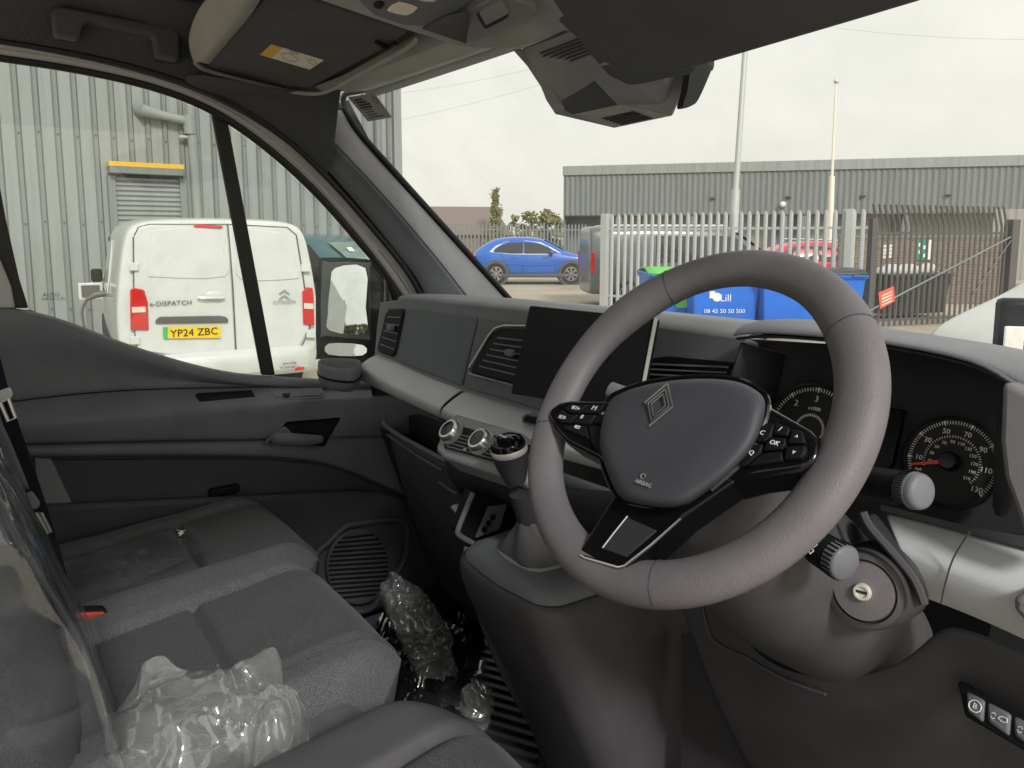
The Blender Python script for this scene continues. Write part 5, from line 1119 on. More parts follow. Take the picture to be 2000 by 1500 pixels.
# switch row
sn = (at(1930, 1390, Y=.225), V((-.1, -.85, .5)).normalized())
def ss(name, pts, mat, up, th, parent=None, bevel=.002):
    b = MB(); b.slab(ats(pts, pl=(sn[0] + sn[1] * up, sn[1])), sn[1] * -th); return b.build(name, mat, parent or swp, bevel=bevel)
swp = None
swp = ss('switch_panel', [(1869, 1332), (1876, 1329), (2110, 1450), (2110, 1530), (1884, 1398)], M['black'], .004, .02, dash, .003)
for k, (x0, w0) in enumerate(((1885, 38), (1926, 48), (1978, 48), (2030, 48))):
    s0 = (x0 - 1885) * .52; pts = [(x0, 1348 + s0), (x0 + w0, 1348 + s0 + w0 * .52), (x0 + w0 - 4, 1390 + s0 + w0 * .56), (x0 + 2, 1388 + s0)]
    so2 = ss('rocker_switch', pts, M['dash'], .007, .008, swp, .003)
    c0 = (x0 + w0 * .5, 1370 + s0 + w0 * .24)
    if k == 0:
        b = MB(); q = at(*c0, pl=(sn[0] + sn[1] * .0078, sn[1])); u = V((1, 0, 0)); w = sn[1].cross(u).normalized(); b.tube([q + (u * math.cos(2 * math.pi * j / 18) + w * math.sin(2 * math.pi * j / 18)) * .0055 for j in range(18)], .0005, 4, closed=True); b.build('symbol', M['white'], so2)
        text('symbol', 'B', .007, frame(q, (1, 0, 0), w), M['white'], so2, ext=.0002)
    else:
        for dx, t in ((-10, '◊'), (8, 'a')):
            q = at(c0[0] + dx, c0[1] + dx * .5, pl=(sn[0] + sn[1] * .0078, sn[1])); b = MB(); w = sn[1].cross(V((1, 0, 0))).normalized()
            if dx < 0:
                for s_ in (1, -1): b.tube([q + V((-.002, 0, 0)) + w * s_ * .0012, q + w * s_ * .003, q + V((.002, 0, 0)) + w * s_ * .0012], .0004, 4)
            else: b.tube([q + V((-.004, 0, 0)), q + V((-.003, 0, 0)) + w * .002, q + V((0, 0, 0)) + w * .0035, q + V((.003, 0, 0)) + w * .003, q + V((.004, 0, 0)), q + V((0, 0, 0)) - w * .0015], .0005, 4, closed=True)
            b.build('symbol', M['white'], so2)
# ================================================================== steering wheel
WC = V((.453, 0, 1.551)); wt = R(37.3)
WN = V((0, -math.cos(wt), math.sin(wt))); WV = V((0, math.sin(wt), math.cos(wt))); WU = V((1, 0, 0))
sw = thing('steering_wheel', 'grey leather steering wheel with gloss black spokes and diamond emblem', 'steering wheel', WC)
def wp(x, y, up=0): return at(x, y, pl=(WC + WN * up, WN))
def ws(name, pts, mat, up, th, parent=None, bevel=0, rnd=0, seg=2):
    p = sp2(pts, rnd, True) if rnd else pts; b = MB(); b.slab([wp(x, y, up) for x, y in p], WN * -th); return b.build(name, mat, parent or sw, bevel=bevel, seg=seg)
R0 = .172
def rimpt(a, r=R0, up=0): return WC + (WU * math.cos(a) + WV * math.sin(a)) * r + WN * up
def rim_arc(name, a0, a1, mat, n=None, gap=.0):
    n = n or max(6, int(abs(a1 - a0) / R(3))); rows = []
    for i in range(n + 1):
        a = lerp(a0, a1, i / n); deg = math.degrees(a) % 360
        g = math.exp(-((deg - 38) / 20) ** 2) + math.exp(-((deg - 142) / 20) ** 2)      # thumb rests
        s_ = math.exp(-((deg - 0) / 24) ** 2) + math.exp(-((deg - 360) / 24) ** 2) + math.exp(-((deg - 184) / 24) ** 2)
        bt = math.exp(-((deg - 270) / 22) ** 2)
        ri = .0215 + .0035 * g + .003 * s_ ; ro = .0195; rn_ = .0165 + .003 * g + .001 * bt
        d = WU * math.cos(a) + WV * math.sin(a); row = []
        e = 1
        for k in range(20):
            q = 2 * math.pi * k / 20; c, s2 = math.cos(q), math.sin(q)
            row.append(WC + d * (R0 + (ro if c > 0 else ri) * c * e) + WN * (rn_ * s2 * e))
        rows.append(row)
    b = MB(); b.grid(rows[:-1] + [rows[0]], close=True); bm_ = b.build(name, mat, sw, angle=180); w_ = bm_.modifiers.new('w', 'WELD'); w_.merge_threshold = 1e-5; return bm_
cuts = [R(126), R(32), R(-72), R(-152), R(-234)]
# four sewn leather sections
ro_ = rim_arc('rim', 0, 2 * math.pi, M['rim'], 120)
def rimr(a, q):
    deg = math.degrees(a) % 360; g = math.exp(-((deg - 38) / 20) ** 2) + math.exp(-((deg - 142) / 20) ** 2); s_ = math.exp(-(deg / 24) ** 2) + math.exp(-((deg - 360) / 24) ** 2) + math.exp(-((deg - 184) / 24) ** 2); bt = math.exp(-((deg - 270) / 22) ** 2)
    c = math.cos(q); return (.0195 if c > 0 else .0215 + .0035 * g + .003 * s_) * c, (.0165 + .003 * g + .001 * bt) * math.sin(q)
for a in (124, 40, -68, -160):
    a = R(a); d = WU * math.cos(a) + WV * math.sin(a); b = MB()
    b.tube([WC + d * (R0 + rimr(a, q)[0]) + WN * rimr(a, q)[1] for q in [2 * math.pi * k / 24 for k in range(24)]], .0007, 5, closed=True); b.build('rim_seam', M['hub'], sw)
# spokes in gloss black, following the hub
ws('left_spoke', [(1066, 812), (1074, 796), (1092, 784), (1112, 780), (1230, 782), (1240, 930), (1175, 906), (1165, 896), (1106, 866), (1082, 840)], M['gloss'], .0185, .035, None, .006, 0, 3)
ws('right_spoke', [(1440, 790), (1500, 790), (1580, 836), (1596, 856), (1597, 884), (1588, 906), (1562, 920), (1470, 934), (1410, 950), (1400, 850)], M['gloss'], .0165, .035, None, .006, 0, 3)
ws('lower_spoke', [(1198, 968), (1128, 1078), (1127, 1084), (1136, 1092), (1208, 1113), (1222, 1110), (1330, 1012), (1436, 938), (1330, 900), (1250, 920)], M['gloss'], .0165, .03, None, .006, 0, 3)
ws('spoke_recess', [(1226, 1010), (1176, 1071), (1222, 1088), (1282, 1036)], M['soft'], .018, .004, None, .001)
b = MB(); b.tube([wp(x, y, .0185) for x, y in ((1134, 1084), (1142, 1089), (1208, 1108), (1220, 1105), (1270, 1066), (1330, 1013))], .0013, 6); b.build('spoke_edge_highlight', M['chrome'], sw)  # chrome tubes drawn in as highlights along the gloss spoke's edges
b = MB(); b.tube([wp(x, y, .0185) for x, y in ((1226, 1008), (1200, 1040), (1177, 1070))], .0009, 6); b.build('spoke_edge_highlight', M['chrome'], sw)
ws('spoke_trim', [(1140, 1084), (1207, 1103), (1330, 1006), (1328, 1012), (1210, 1109), (1138, 1088)], M['gloss'], .018, .004)
ws('spoke_leather', [(1185, 778), (1100, 776), (1080, 768), (1060, 800), (1072, 772), (1110, 762), (1190, 772)], M['rim'], .012, .012, None, .003) if False else None
0 and ws('spoke_shoulder', [(1480, 776), (1520, 806), (1610, 836), (1640, 800), (1660, 830), (1620, 880), (1600, 860), (1582, 836), (1500, 800)], M['rim'], .0145, .025, None, .006, 0, 3)
0 and ws('spoke_shoulder', [(1200, 768), (1150, 772), (1110, 768), (1085, 790), (1060, 815), (1055, 790), (1090, 750), (1120, 745), (1150, 762), (1200, 762)], M['rim'], .01, .02, None, .006, 0, 3)
# airbag cover: domed shield
hub = [(1172, 868), (1174, 835), (1184, 800), (1200, 775), (1250, 755), (1310, 744), (1380, 740), (1440, 746), (1478, 764), (1494, 786), (1488, 826), (1470, 872), (1424, 924), (1370, 964), (1335, 986), (1295, 991), (1235, 982), (1208, 966), (1190, 930), (1178, 895)]
hp2 = sp2(hub, 3, True); cx, cyy = 1325, 866
hr = []
for k, up in ((1.0, .004), (1.0, .02), (.985, .029), (.93, .036), (.86, .0395), (.8, .041), (.5, .0435), (.2, .0445), (.02, .0445)):
    cc_ = wp(cx, cyy, up); hr.append([cc_ + (wp(x, y, .018) - wp(cx, cyy, .018)) * k for x, y in hp2])
b = MB(); b.grid(hr, close=True, caps=True); hubo = b.build('airbag_cover', M['hub'], sw, sub=1, angle=180)
b = MB(); b.tube([wp(x, y, .014) + (wp(x, y, .014) - wp(cx, cyy, .014)) * .02 for x, y in hp2], .0035, 8, closed=True); b.build('hub_trim', M['gloss'], sw)
b = MB(); b.tube([wp(x, y, .016) for x, y in ((1502, 792), (1500, 812), (1488, 846), (1472, 880), (1440, 915), (1390, 958))], .0022, 6); b.build('hub_bright_edge', M['chrome'], sw)
# diamond emblem: nested outlines
HC = .0445
def hubp(u, v, up=.001): return WC + WN * (HC + up) + WU * (u + .011) + WV * (v - .017)
ER = R(5)
def er(u, v): return (u * math.cos(ER) - v * math.sin(ER), u * math.sin(ER) + v * math.cos(ER))
def dia(w, h): return [hubp(*er(*p)) for p in ((0, h), (w, 0), (0, -h), (-w, 0))]
for (w, h, r_, arcs) in ((.0165, .0225, .0011, ((3, 0, 1), (1, 2))), (.0125, .0172, .0009, ((0, 1, 2, 3, 0),)), (.0085, .012, .0008, ((0, 1, 2, 3, 0),))):
    D_ = dia(w, h)
    for a in arcs:
        b = MB(); b.tube([D_[i] for i in a], r_, 6); b.build('emblem', M['bronze'], hubo)
text('lettering', 'AIRBAG', .0055, frame(wp(1256, 944, .0436), WU, WV), M['grey'], hubo, ext=.0003)
b = MB(); b.tube([wp(1256, 930, .0443) + WU * .0025 * math.cos(q) + WV * .0025 * math.sin(q) for q in [k * .7 for k in range(9)]], .0004, 4); b.build('airbag_symbol', M['grey'], hubo)
# left buttons
def key(pts, up=.0215, mat='black'): return ws('button', pts, M[mat], up, .006, None, .0016)
bl_ = [([(1100, 797), (1110, 790), (1148, 789), (1130, 806), (1112, 806)], 'SET/+', (1124, 797)), ([(1082, 815), (1098, 799), (1110, 808), (1128, 809), (1112, 826), (1094, 824)], 'SET/-', (1098, 815)), ([(1152, 789), (1182, 789), (1166, 806), (1134, 806)], '[=]', (1161, 796)), ([(1132, 809), (1164, 809), (1152, 826), (1146, 828), (1116, 826)], '0', (1136, 814)), ([(1106, 829), (1144, 831), (1150, 856), (1098, 836)], 'RES', (1127, 834)), ([(1170, 806), (1186, 790), (1192, 790), (1180, 826), (1156, 826)], 'o', (1178, 806)), ([(1148, 830), (1178, 830), (1172, 890), (1153, 860)], '', None)]
for pts, t, c in bl_:
    o = key(pts)
    if t: text('lettering', t, .0054 if len(t) > 2 else .007, frame(wp(*c, .0222), WU, WV), M['white'], o, ext=.0002, shear=.15)
br_ = [([(1478, 838), (1498, 824), (1512, 828), (1505, 852), (1494, 862), (1470, 862)], 'C', (1488, 845)), ([(1514, 824), (1542, 834), (1538, 850), (1508, 848)], '/', (1523, 838)), ([(1546, 836), (1566, 842), (1572, 864), (1536, 866), (1542, 850)], '^', (1554, 854)), ([(1502, 852), (1534, 854), (1534, 868), (1526, 876), (1490, 880), (1494, 866)], 'OK', (1512, 865)), ([(1536, 870), (1573, 868), (1572, 884), (1564, 894), (1530, 896)], 'v', (1550, 882)), ([(1464, 866), (1490, 866), (1484, 884), (1458, 906), (1440, 910)], 'Q', (1467, 884)), ([(1488, 884), (1526, 880), (1528, 898), (1458, 910)], '', None)]
for pts, t, c in br_:
    o = key(pts)
    if t: text('lettering', t, .006, frame(wp(*c, .0222), WU, WV), M['white'], o, ext=.0002, shear=.15)

# ================================================================== steering column, lock and stalks
sc2 = thing('steering_column', 'dark steering column cowl with the ignition lock in its side', 'steering column', (.46, .15, 1.36))
AX = -WN    # the column axis, running away from the driver
CC = WC + AX * .10 + WV * -.035
rows_ = []
for k, (d, rx, ry, dv_) in enumerate(((-.03, .05, .05, -.01), (0, .075, .07, -.015), (.04, .085, .078, -.02), (.10, .092, .085, -.03), (.16, .104, .094, -.034), (.24, .105, .094, -.036), (.36, .095, .085, -.034), (.52, .08, .07, -.03))):
    o_ = WC + AX * (.075 + d) + WV * dv_ - WV * .025
    rows_.append([o_ + WU * (rx * math.cos(2 * math.pi * j / 24)) + WV * (ry * math.sin(2 * math.pi * j / 24)) for j in range(24)])
b = MB(); b.grid(rows_, close=True, caps=True); b.build('cowl', M['col'], sc2, sub=1, angle=180)
# ignition boss on the driver's right
IGP = (at(1686, 1155, Y=.13), (V((.25, -.82, .2))).normalized()); IC = IGP[0]; IN = (CAM - IC).normalized().lerp(V((.1, -.9, .1)).normalized(), .6).normalized()
rpx = (at(1686 + 60, 1155, pl=(IC, IN)) - IC).length
b = MB(); b.lathe(IC - IN * .10, IN, [(rpx * 1.55, 0), (rpx * 1.5, .05), (rpx * 1.38, .085), (rpx * 1.28, .098), (rpx * 1.1, .1), (rpx * 1.06, .094)], 40); b.build('lock_collar', M['col'], sc2)
b = MB(); b.lathe(IC - IN * .012, IN, [(rpx * 1.04, 0), (rpx * 1.04, .008), (rpx * .98, .013), (rpx * .3, .015), (rpx * .28, .013), (.001, .013)], 40); lk = b.build('lock_disc', M['rim'], sc2)
b = MB(); b.lathe(IC + IN * .002, IN, [(rpx * .31, 0), (rpx * .31, .004), (rpx * .26, .006), (rpx * .2, .006), (rpx * .19, .004), (.0005, .004)], 28); b.build('lock_barrel', M['steel'], lk)
iu = V((0, 0, 1)).cross(IN).normalized(); iv = IN.cross(iu)
b = MB(); b.slab([IC + IN * .0065 + iu * a + iv * c for a, c in ((-.005, -.0012), (.005, -.0012), (.005, .0012), (-.005, .0012))], IN * .0004); b.build('key_slot', M['ink'], lk)
# gap gaiter between cowl and dash
b = MB(); b.grid([ats([(1690, 1000), (1720, 1040), (1760, 1090), (1800, 1140), (1816, 1195)], Y=.15), ats([(1712, 996), (1730, 1020), (1765, 1070), (1800, 1115), (1822, 1170)], Y=.24)]); b.build('column_gaiter', M['soft'], sc2, solid=.004, sub=1)
b = MB(); b.tube(smooth_path(ats([(1685, 1000), (1700, 1030), (1740, 1075), (1785, 1130), (1805, 1180)], Y=.14), 3), .004, 6); b.build('gaiter_edge', M['col'], sc2)
# stalks
def stalk(name, pts, radii, mat, parent): b = MB(); b.tube(pts, radii, 20); return b.build(name, mat, parent, angle=50)
e1 = at(1796, 960, Y=.085); s1 = at(1640, 935, Y=.09); dr = (e1 - s1).normalized(); dr = (dr + V((.0, -.18, .02))).normalized()
ls = thing('light_stalk', 'black light stalk with a grey end knob right of the wheel', 'stalk', s1)
L1 = (e1 - s1).length
stalk('arm', [e1 - dr * .14, e1 - dr * .1, e1 - dr * .075, e1 - dr * .068], [.008, .012, .0145, .0145], M['black'], ls)
stalk('sleeve', [e1 - dr * .066, e1 - dr * .062, e1 - dr * .02, e1 - dr * .016], [.0135, .0145, .015, .015], M['black'], ls)
kn = stalk('knurled_ring', [e1 - dr * .0155, e1 - dr * .0145, e1 - dr * .004, e1 - dr * .003], [.015, .016, .0163, .0158], M['door'], ls)
b = MB()
u = dr.orthogonal().normalized(); w = dr.cross(u)
for k in range(48):
    a = 2 * math.pi * k / 48; q = (u * math.cos(a) + w * math.sin(a)); b.tube([e1 - dr * .014 + q * .0161, e1 - dr * .0045 + q * .0164], .0006, 4)
b.build('ribs', M['black'], kn)
stalk('end_cap', [e1 - dr * .003, e1, e1 + dr * .003, e1 + dr * .0045], [.0158, .0158, .0145, .0115], M['door'], ls)
text('print', '-O-', .008, frame(e1 - dr * .085 + V((0, -.0135, .006)), dr, (0, .4, 1)), M['white'], ls)
text('print', 'AUTO', .005, frame(e1 - dr * .085 + V((0, -.0145, -.002)), dr, (0, .2, 1)), M['white'], ls)
text('print', '=D', .007, frame(e1 - dr * .085 + V((0, -.0145, -.008)), dr, (0, 0, 1)), M['white'], ls)
e2 = at(1650, 1100, Y=.06); s2 = at(1530, 1030, Y=.08); dr2 = (e2 - s2).normalized()
wst = thing('wiper_stalk', 'black wiper stalk with a rotary ring above the ignition lock', 'stalk', s2)
stalk('arm', [e2 - dr2 * .10, e2 - dr2 * .06, e2 - dr2 * .035], [.008, .011, .0135], M['black'], wst)
stalk('sleeve', [e2 - dr2 * .036, e2 - dr2 * .033, e2 - dr2 * .014], [.0135, .016, .017], M['black'], wst)
ring = stalk('rotary_ring', [e2 - dr2 * .0135, e2 - dr2 * .012, e2 + dr2 * .0, e2 + dr2 * .002], [.014, .0165, .0165, .0145], M['door'], wst)
b = MB(); u = dr2.orthogonal().normalized(); w = dr2.cross(u)
for k in range(24):
    a = 2 * math.pi * k / 24; q = (u * math.cos(a) + w * math.sin(a)); b.tube([e2 - dr2 * .011 + q * .0166, e2 - dr2 * .001 + q * .0166], .0011, 4)
b.build('ribs', M['black'], ring)
tv_ = (CAM - e2); tv_ = (tv_ - dr2 * tv_.dot(dr2)).normalized(); ty = tv_.cross(dr2)
for k, (dd, t) in enumerate(((-.006, 'v'), (0, 'v'), (.006, 'v'))):
    b = MB(); q = e2 - dr2 * .022 + tv_ * .0172 + ty * dd * 1.1; b.tube([q + ty * .002 + dr2 * .002, q - ty * .002 + dr2 * .0, q + dr2 * -.003, q + ty * .003], .0005, 4, closed=True); b.build('print', M['white'], wst)
text('print', 'MODE', .0055, frame(e2 - dr2 * .05 + tv_ * .0135, dr2, ty if ty.z > 0 else -ty), M['white'], wst)
l3 = at(1195, 765, Y=.09)
ist = thing('radio_stalk', 'short dark stalk tip showing left of the airbag cover', 'stalk', at(1240, 780, Y=.09))
stalk('arm', [at(1300, 800, Y=.1), at(1215, 772, Y=.095), at(1192, 762, Y=.09)], [.01, .012, .011], M['dash'], ist)

# ================================================================== gear lever
KX = at(993, 872, X=.01); gb = V((-.01, .185, 1.19))
gl2 = thing('gear_lever', 'gear lever with a glossy black knob and leather gaiter', 'gear lever', gb)
kax = (V((0, -.25, 1))).normalized()
gdir = (KX - gb).normalized()
b = MB(); b.tube([gb, gb.lerp(KX, .45), gb.lerp(KX, .6)], [.022, .02, .021], 14); b.build('shaft', M['soft'], gl2)
b = MB(); b.lathe(KX - kax * .062, kax, [(.016, 0), (.019, .008), (.026, .03), (.0285, .046), (.0285, .052)], 28); gk = b.build('grip', M['soft'], gl2)
b = MB(); b.lathe(KX - kax * .010, kax, [(.0285, 0), (.0295, .002), (.0295, .008), (.0285, .010)], 36); b.build('knob_ring', M['steel'], gk)
b = MB(); b.lathe(KX - kax * .0005, kax, [(.0285, 0), (.028, .006), (.024, .013), (.015, .018), (.001, .0195)], 32); b.build('knob_cap', M['gloss'], gk)
text('shift_pattern', '1 3 5', .006, frame(KX + kax * .0187 + V((0, .003, 0)), (1, 0, 0), (0, 1, .25)), M['white'], gk)
text('shift_pattern', '2 4 6 R', .006, frame(KX + kax * .0187 + V((0, -.006, 0)), (1, 0, 0), (0, 1, .25)), M['white'], gk)
rows_ = []
for i, (k, up) in enumerate(((1.0, 0), (.98, .01), (.86, .018), (.66, .035), (.45, .055), (.28, .075), (.22, .082))):
    rr = []
    for j in range(28):
        a = 2 * math.pi * j / 28; q = 1 / max(abs(math.cos(a)), abs(math.sin(a))); fold = 1 + .1 * math.sin(a * 5 + i * .6) * math.sin(i / 6 * math.pi)
        rr.append(gb.lerp(KX, .0) + gdir * up * .0 + V((0, 0, up - .004)) + (KX - gb) * (up / .082 * .38 if i > 1 else 0) * V((1, 1, 0)).length * 0 + V(((KX.x - gb.x) * up / .2, (KX.y - gb.y) * up / .2, 0)) + V((math.cos(a) * .062, math.sin(a) * .058, 0)) * k * (lerp(1, q, .55) if i < 4 else 1) * fold)
    rows_.append(rr)
b = MB(); b.grid(rows_, close=True); b.build('gaiter', M['vinyl'], gl2, sub=1, angle=60)
b = MB(); b.tube([V((p.x, p.y, 1.192)) for p in rows_[0]], .004, 6, closed=True); b.build('gaiter_frame', M['console_grey'], gl2)
# ================================================================== overhead fittings
def plane3(a, c, d):
    n = (c - a).cross(d - a).normalized()
    if n.dot(CAM - a) < 0: n = -n
    return (a, n)
def pslab(name, pts, pl, up, th, mat, parent, bevel=.002, rnd=0, seg=2):
    p = sp2(pts, rnd, True) if rnd else pts; b = MB(); b.slab(ats(p, pl=(pl[0] + pl[1] * up, pl[1])), pl[1] * -th); return b.build(name, mat, parent, bevel=bevel, seg=seg)
VP_ = plane3(V((-.72, .085, 2.05)), V((-.25, .078, 2.067)), V((-.72, -.135, 2.08)))
vis = thing('sun_visor', 'dark passenger sun visor folded up, with a warning label', 'sun visor', at(600, 100, pl=VP_), group='sun visors')
pslab('panel', [(540, -60), (517, 0), (462, 58), (406, 118), (405, 126), (412, 132), (480, 152), (555, 172), (566, 172), (574, 167), (584, 170), (607, 171), (680, 132), (750, 95), (758, 88), (772, 82), (782, 72), (795, 64), (790, 60), (700, 30), (607, 0), (560, -20), (545, -60)], VP_, 0, .016, M['visor'], vis, .004)
lb_ = pslab('warning_label', [(530, 87), (632, 118), (605, 136), (508, 107)], VP_, .001, .0008, M['cream'], vis, 0)
pslab('label_header', [(530, 87), (552, 94), (530, 114), (508, 107)], VP_, .0016, .0005, M['yellow'], lb_, 0)
for k in range(3):
    c = [(565, 112, 16, 7), (575, 103, 9, 2), (610, 121, 8, 5)][k]; b = MB(); b.tube([at(c[0] + c[2] * math.cos(q) , c[1] + c[3] * math.sin(q) + c[2] * math.cos(q) * .28, pl=(VP_[0] + VP_[1] * .002, VP_[1])) for q in [j * .4488 for j in range(14)]], .0006, 4, closed=True); b.build('label_print', M['grey'], lb_)
b = MB(); b.tube(ats([(735, 82), (748, 90), (760, 92), (772, 84)], pl=(VP_[0] + VP_[1] * .004, VP_[1])), .004, 8); b.build('visor_pivot', M['black'], vis)
oh = thing('overhead_shelf', 'warm grey overhead moulding around the passenger visor', 'shelf', at(420, 70, pl=VP_))
pslab('recess', [(520, -60), (500, 0), (395, 118), (400, 138), (560, 178), (612, 180), (806, 70), (815, 60), (600, -40)], VP_, -.018, .01, M['black'], oh, 0)
b = MB(); pu = lambda x, y, u: at(x, y, pl=(VP_[0] + VP_[1] * u, VP_[1]))
A_ = [pu(405, -30, -.02), pu(362, 66, -.02), pu(372, 105, -.012), pu(381, 123, -.01)]; B_2 = [pu(486, -30, .02), pu(452, 36, .02), pu(412, 88, .018), pu(384, 120, .012)]; C_2 = [pu(515, -30, .02), pu(486, 24, .02), pu(440, 74, .018), pu(402, 124, .012)]; D_2 = [pu(522, -30, -.016), pu(492, 26, -.016), pu(446, 76, -.016), pu(406, 128, -.01)]
b.grid([A_, B_2, C_2, D_2]); b.build('side_moulding', M['trimgrey'], oh, solid=.004, sub=2, angle=60)
b = MB(); b.tube(smooth_path([pu(x, y, .004) for x, y in ((381, 122), (400, 136), (455, 152), (555, 176), (605, 183), (640, 178), (700, 146), (790, 96), (812, 78))], 4), .0045, 8); b.build('recess_lip', M['trimgrey'], oh)
# overhead console
OP = plane3(at(650, 10, X=-.20), at(900, 92, X=-.10), at(1115, 60, X=.10))
oc = thing('overhead_console', 'grey overhead console with reading lamps above the windscreen', 'console', at(900, 40, pl=OP))
pslab('shell', [(560, -60), (607, -3), (650, 12), (790, 60), (900, 94), (930, 98), (1012, 97), (1116, 60), (1085, 10), (1050, -60)], OP, 0, .05, M['trimgrey'], oc, .008, 0, 3)
pslab('lamp_panel', [(650, -40), (700, 0), (730, 30), (790, 50), (842, 52), (900, 20), (980, -40)], OP, .003, .004, M['dash'], oc, .002)
pslab('reading_lamp', sp2([(756, 20), (776, 6), (810, 15), (814, 20), (795, 32), (760, 24)], 2, True), OP, .006, .004, M['lampclear'], oc, .002)
pslab('reading_lamp', sp2([(806, -8), (830, -20), (862, -10), (848, 6), (812, 0)], 2, True), OP, .006, .004, M['lampclear'], oc, .002)
pslab('lamp_switch', sp2([(728, 10), (738, 4), (750, 8), (746, 18), (734, 18)], 2, True), OP, .006, .004, M['black'], oc, .002)
b = MB(); rp_ = lambda x, y, u: at(x, y, pl=(OP[0] + OP[1] * u, OP[1]))
q_ = [rp_(825, 54, .003), rp_(912, 83, .003), rp_(915, 20, .02), rp_(870, 30, .006)]
b.add(q_, [(0, 1, 2, 3)]); b.build('recess_side', M['visor'], oc, solid=.002)
pslab('card_panel', [(914, 22), (975, -10), (1040, 12), (1046, 24), (1036, 34), (925, 82), (911, 82)], OP, .012, .012, M['pillar'], oc, .002)
pslab('button_well', [(930, 30), (938, 24), (980, 4), (993, 28), (991, 36), (952, 57), (944, 55)], OP, .0135, .004, M['ink'], oc, .001)
pslab('button', [(936, 27), (978, 5), (992, 28), (949, 50)], OP, .017, .006, M['cream'] if False else M['console_grey'], oc, .001)
# sensor housing behind the windscreen
sh2 = thing('sensor_housing', 'faceted grey camera housing at the top centre of the windscreen', 'sensor housing', at(1160, 180, X=0))
W_ = {k: at(x, y, X=X) for k, (x, y, X) in dict(a=(1003, 97, -.08), a2=(1020, 96, -.075), b=(1116, 60, .10), b2=(1200, 120, .14), l1=(1050, 150, -.085), l2=(1068, 195, -.08), d=(1085, 221, -.07), m1=(1083, 152, -.06), m2=(1190, 128, .10), r1=(1104, 214, -.045), e=(1120, 222, -.045), j=(1213, 202, .05), j2=(1296, 155, .12), k=(1352, 132, .17), g=(1313, 224, .13), f=(1200, 248, .0)).items()}
def hull(name, pts, mat, parent):
    bm = bmesh.new()
    for p in pts: bm.verts.new(p)
    r_ = bmesh.ops.convex_hull(bm, input=bm.verts); bmesh.ops.delete(bm, geom=[g for g in r_['geom_interior'] if isinstance(g, bmesh.types.BMVert)], context='VERTS')
    me = bpy.data.meshes.new(name); bm.to_mesh(me); bm.free(); me.materials.append(mat); return put(bpy.data.objects.new(name, me), parent)
def face(name, ks, mat=None, th=.004):
    b = MB(); b.add([W_[k] for k in ks], [tuple(range(len(ks)))]); return b.build(name, mat or M['pillar'], sh2, smooth=False, solid=th, soff=0)
M['housing'] = plastic('housing_grey', (.22, .22, .215), .5, 900, .25)
face('flank', ('a', 'a2', 'm1', 'r1', 'd', 'l2', 'l1'), M['housing']); up_face = face('upper_face', ('a2', 'b', 'b2', 'm2', 'm1'), M['housing']); face('recess_face', ('m1', 'm2', 'j', 'e', 'r1'), M['visor'])  # recess face darker: its shade is put into the colour
face('lower_face', ('e', 'j', 'g', 'f'), M['trimgrey']); face('right_face', ('j', 'j2', 'k', 'g'), M['housing']); face('lower_flank', ('d', 'r1', 'e', 'f'), M['housing'])  # lower face paler: the light falling on it is put into its colour
_c = sum(W_.values(), V((0, 0, 0))) / len(W_); hull('core', [_c + (W_[k] - _c) * .94 + (W_[k] - CAM).normalized() * .02 for k in W_] + [at(1290, 60, X=.2), at(1100, 60, X=0)], M['housing'], sh2)
UPL = plane3(W_['a2'], W_['b'], W_['m1'])
for k in range(6):
    x0, y0 = 1054 + k * 5, 104 + k * 5.4; pslab('slot', [(x0, y0), (x0 + 74, y0 - 28), (x0 + 76, y0 - 25), (x0 + 2, y0 + 3)], UPL, .004, .002, M['ink'], up_face, 0)
LPL = plane3(W_['e'], W_['g'], W_['f'])
for k in range(6):
    x0, y0 = 1176 + k * 7, 232 + k * 2.3; pslab('slot', [(x0, y0), (x0 + 60, y0 - 13), (x0 + 62, y0 - 11.8), (x0 + 2, y0 + 1.4)], LPL, .0035, .002, M['ink'], sh2, 0)
b = MB(); b.slab(ats(sp2([(1340, 132), (1370, 128), (1377, 136), (1372, 152), (1352, 196), (1340, 208), (1322, 212), (1330, 180)], 3, True), X=.172), (.012, 0, 0)); b.build('rubber_edge', M['rubber'], sh2)
b = MB(); b.box(V((.03, .36, 2.02)), (.2, .14, .08)); b.build('mounting', M['soft'], sh2, bevel=.01)
# driver's visor
DP = plane3(V((.22, .236, 1.924)), V((.62, .10, 1.917)), V((.2, .03, 2.003)))
dvs = thing('sun_visor', 'large dark driver sun visor swung down at the top right', 'sun visor', at(1400, 60, pl=DP), group='sun visors')
pslab('panel', sp2([(1030, -90), (1072, -2), (1112, 52), (1140, 90), (1176, 122), (1230, 140), (1300, 143), (1345, 141), (1375, 131), (1500, 95), (1660, 49), (1830, -1), (1990, -50), (1990, -200), (1400, -300)], 3, True), DP, .004, .022, M['visor'], dvs, .008, 0, 3)
pslab('flap', sp2([(1100, 35), (1125, 72), (1175, 132), (1200, 156), (1230, 166), (1262, 163), (1300, 154), (1360, 136), (1300, 60)], 3, True), DP, -.014, .006, M['visor'], dvs, .002)
# grab handle
gh = thing('grab_handle', 'black roof grab handle above the passenger window', 'grab handle', at(230, 90, X=-.77))
b = MB(); hp3 = [(101, 24), (106, 14), (120, 11), (340, 52), (353, 64), (350, 119), (304, 109), (301, 74), (292, 68), (172, 41), (163, 44), (154, 78), (105, 69)]
b.slab(ats(hp3, X=-.755), (-.03, 0, 0)); b.build('grip', M['visor'], gh, bevel=.007, seg=3)
for x, y in ((130, 60), (327, 104)):
    b = MB(); b.box(at(x, y, X=-.79), (.06, .045, .03)); b.build('mount', M['soft'], gh, bevel=.005)

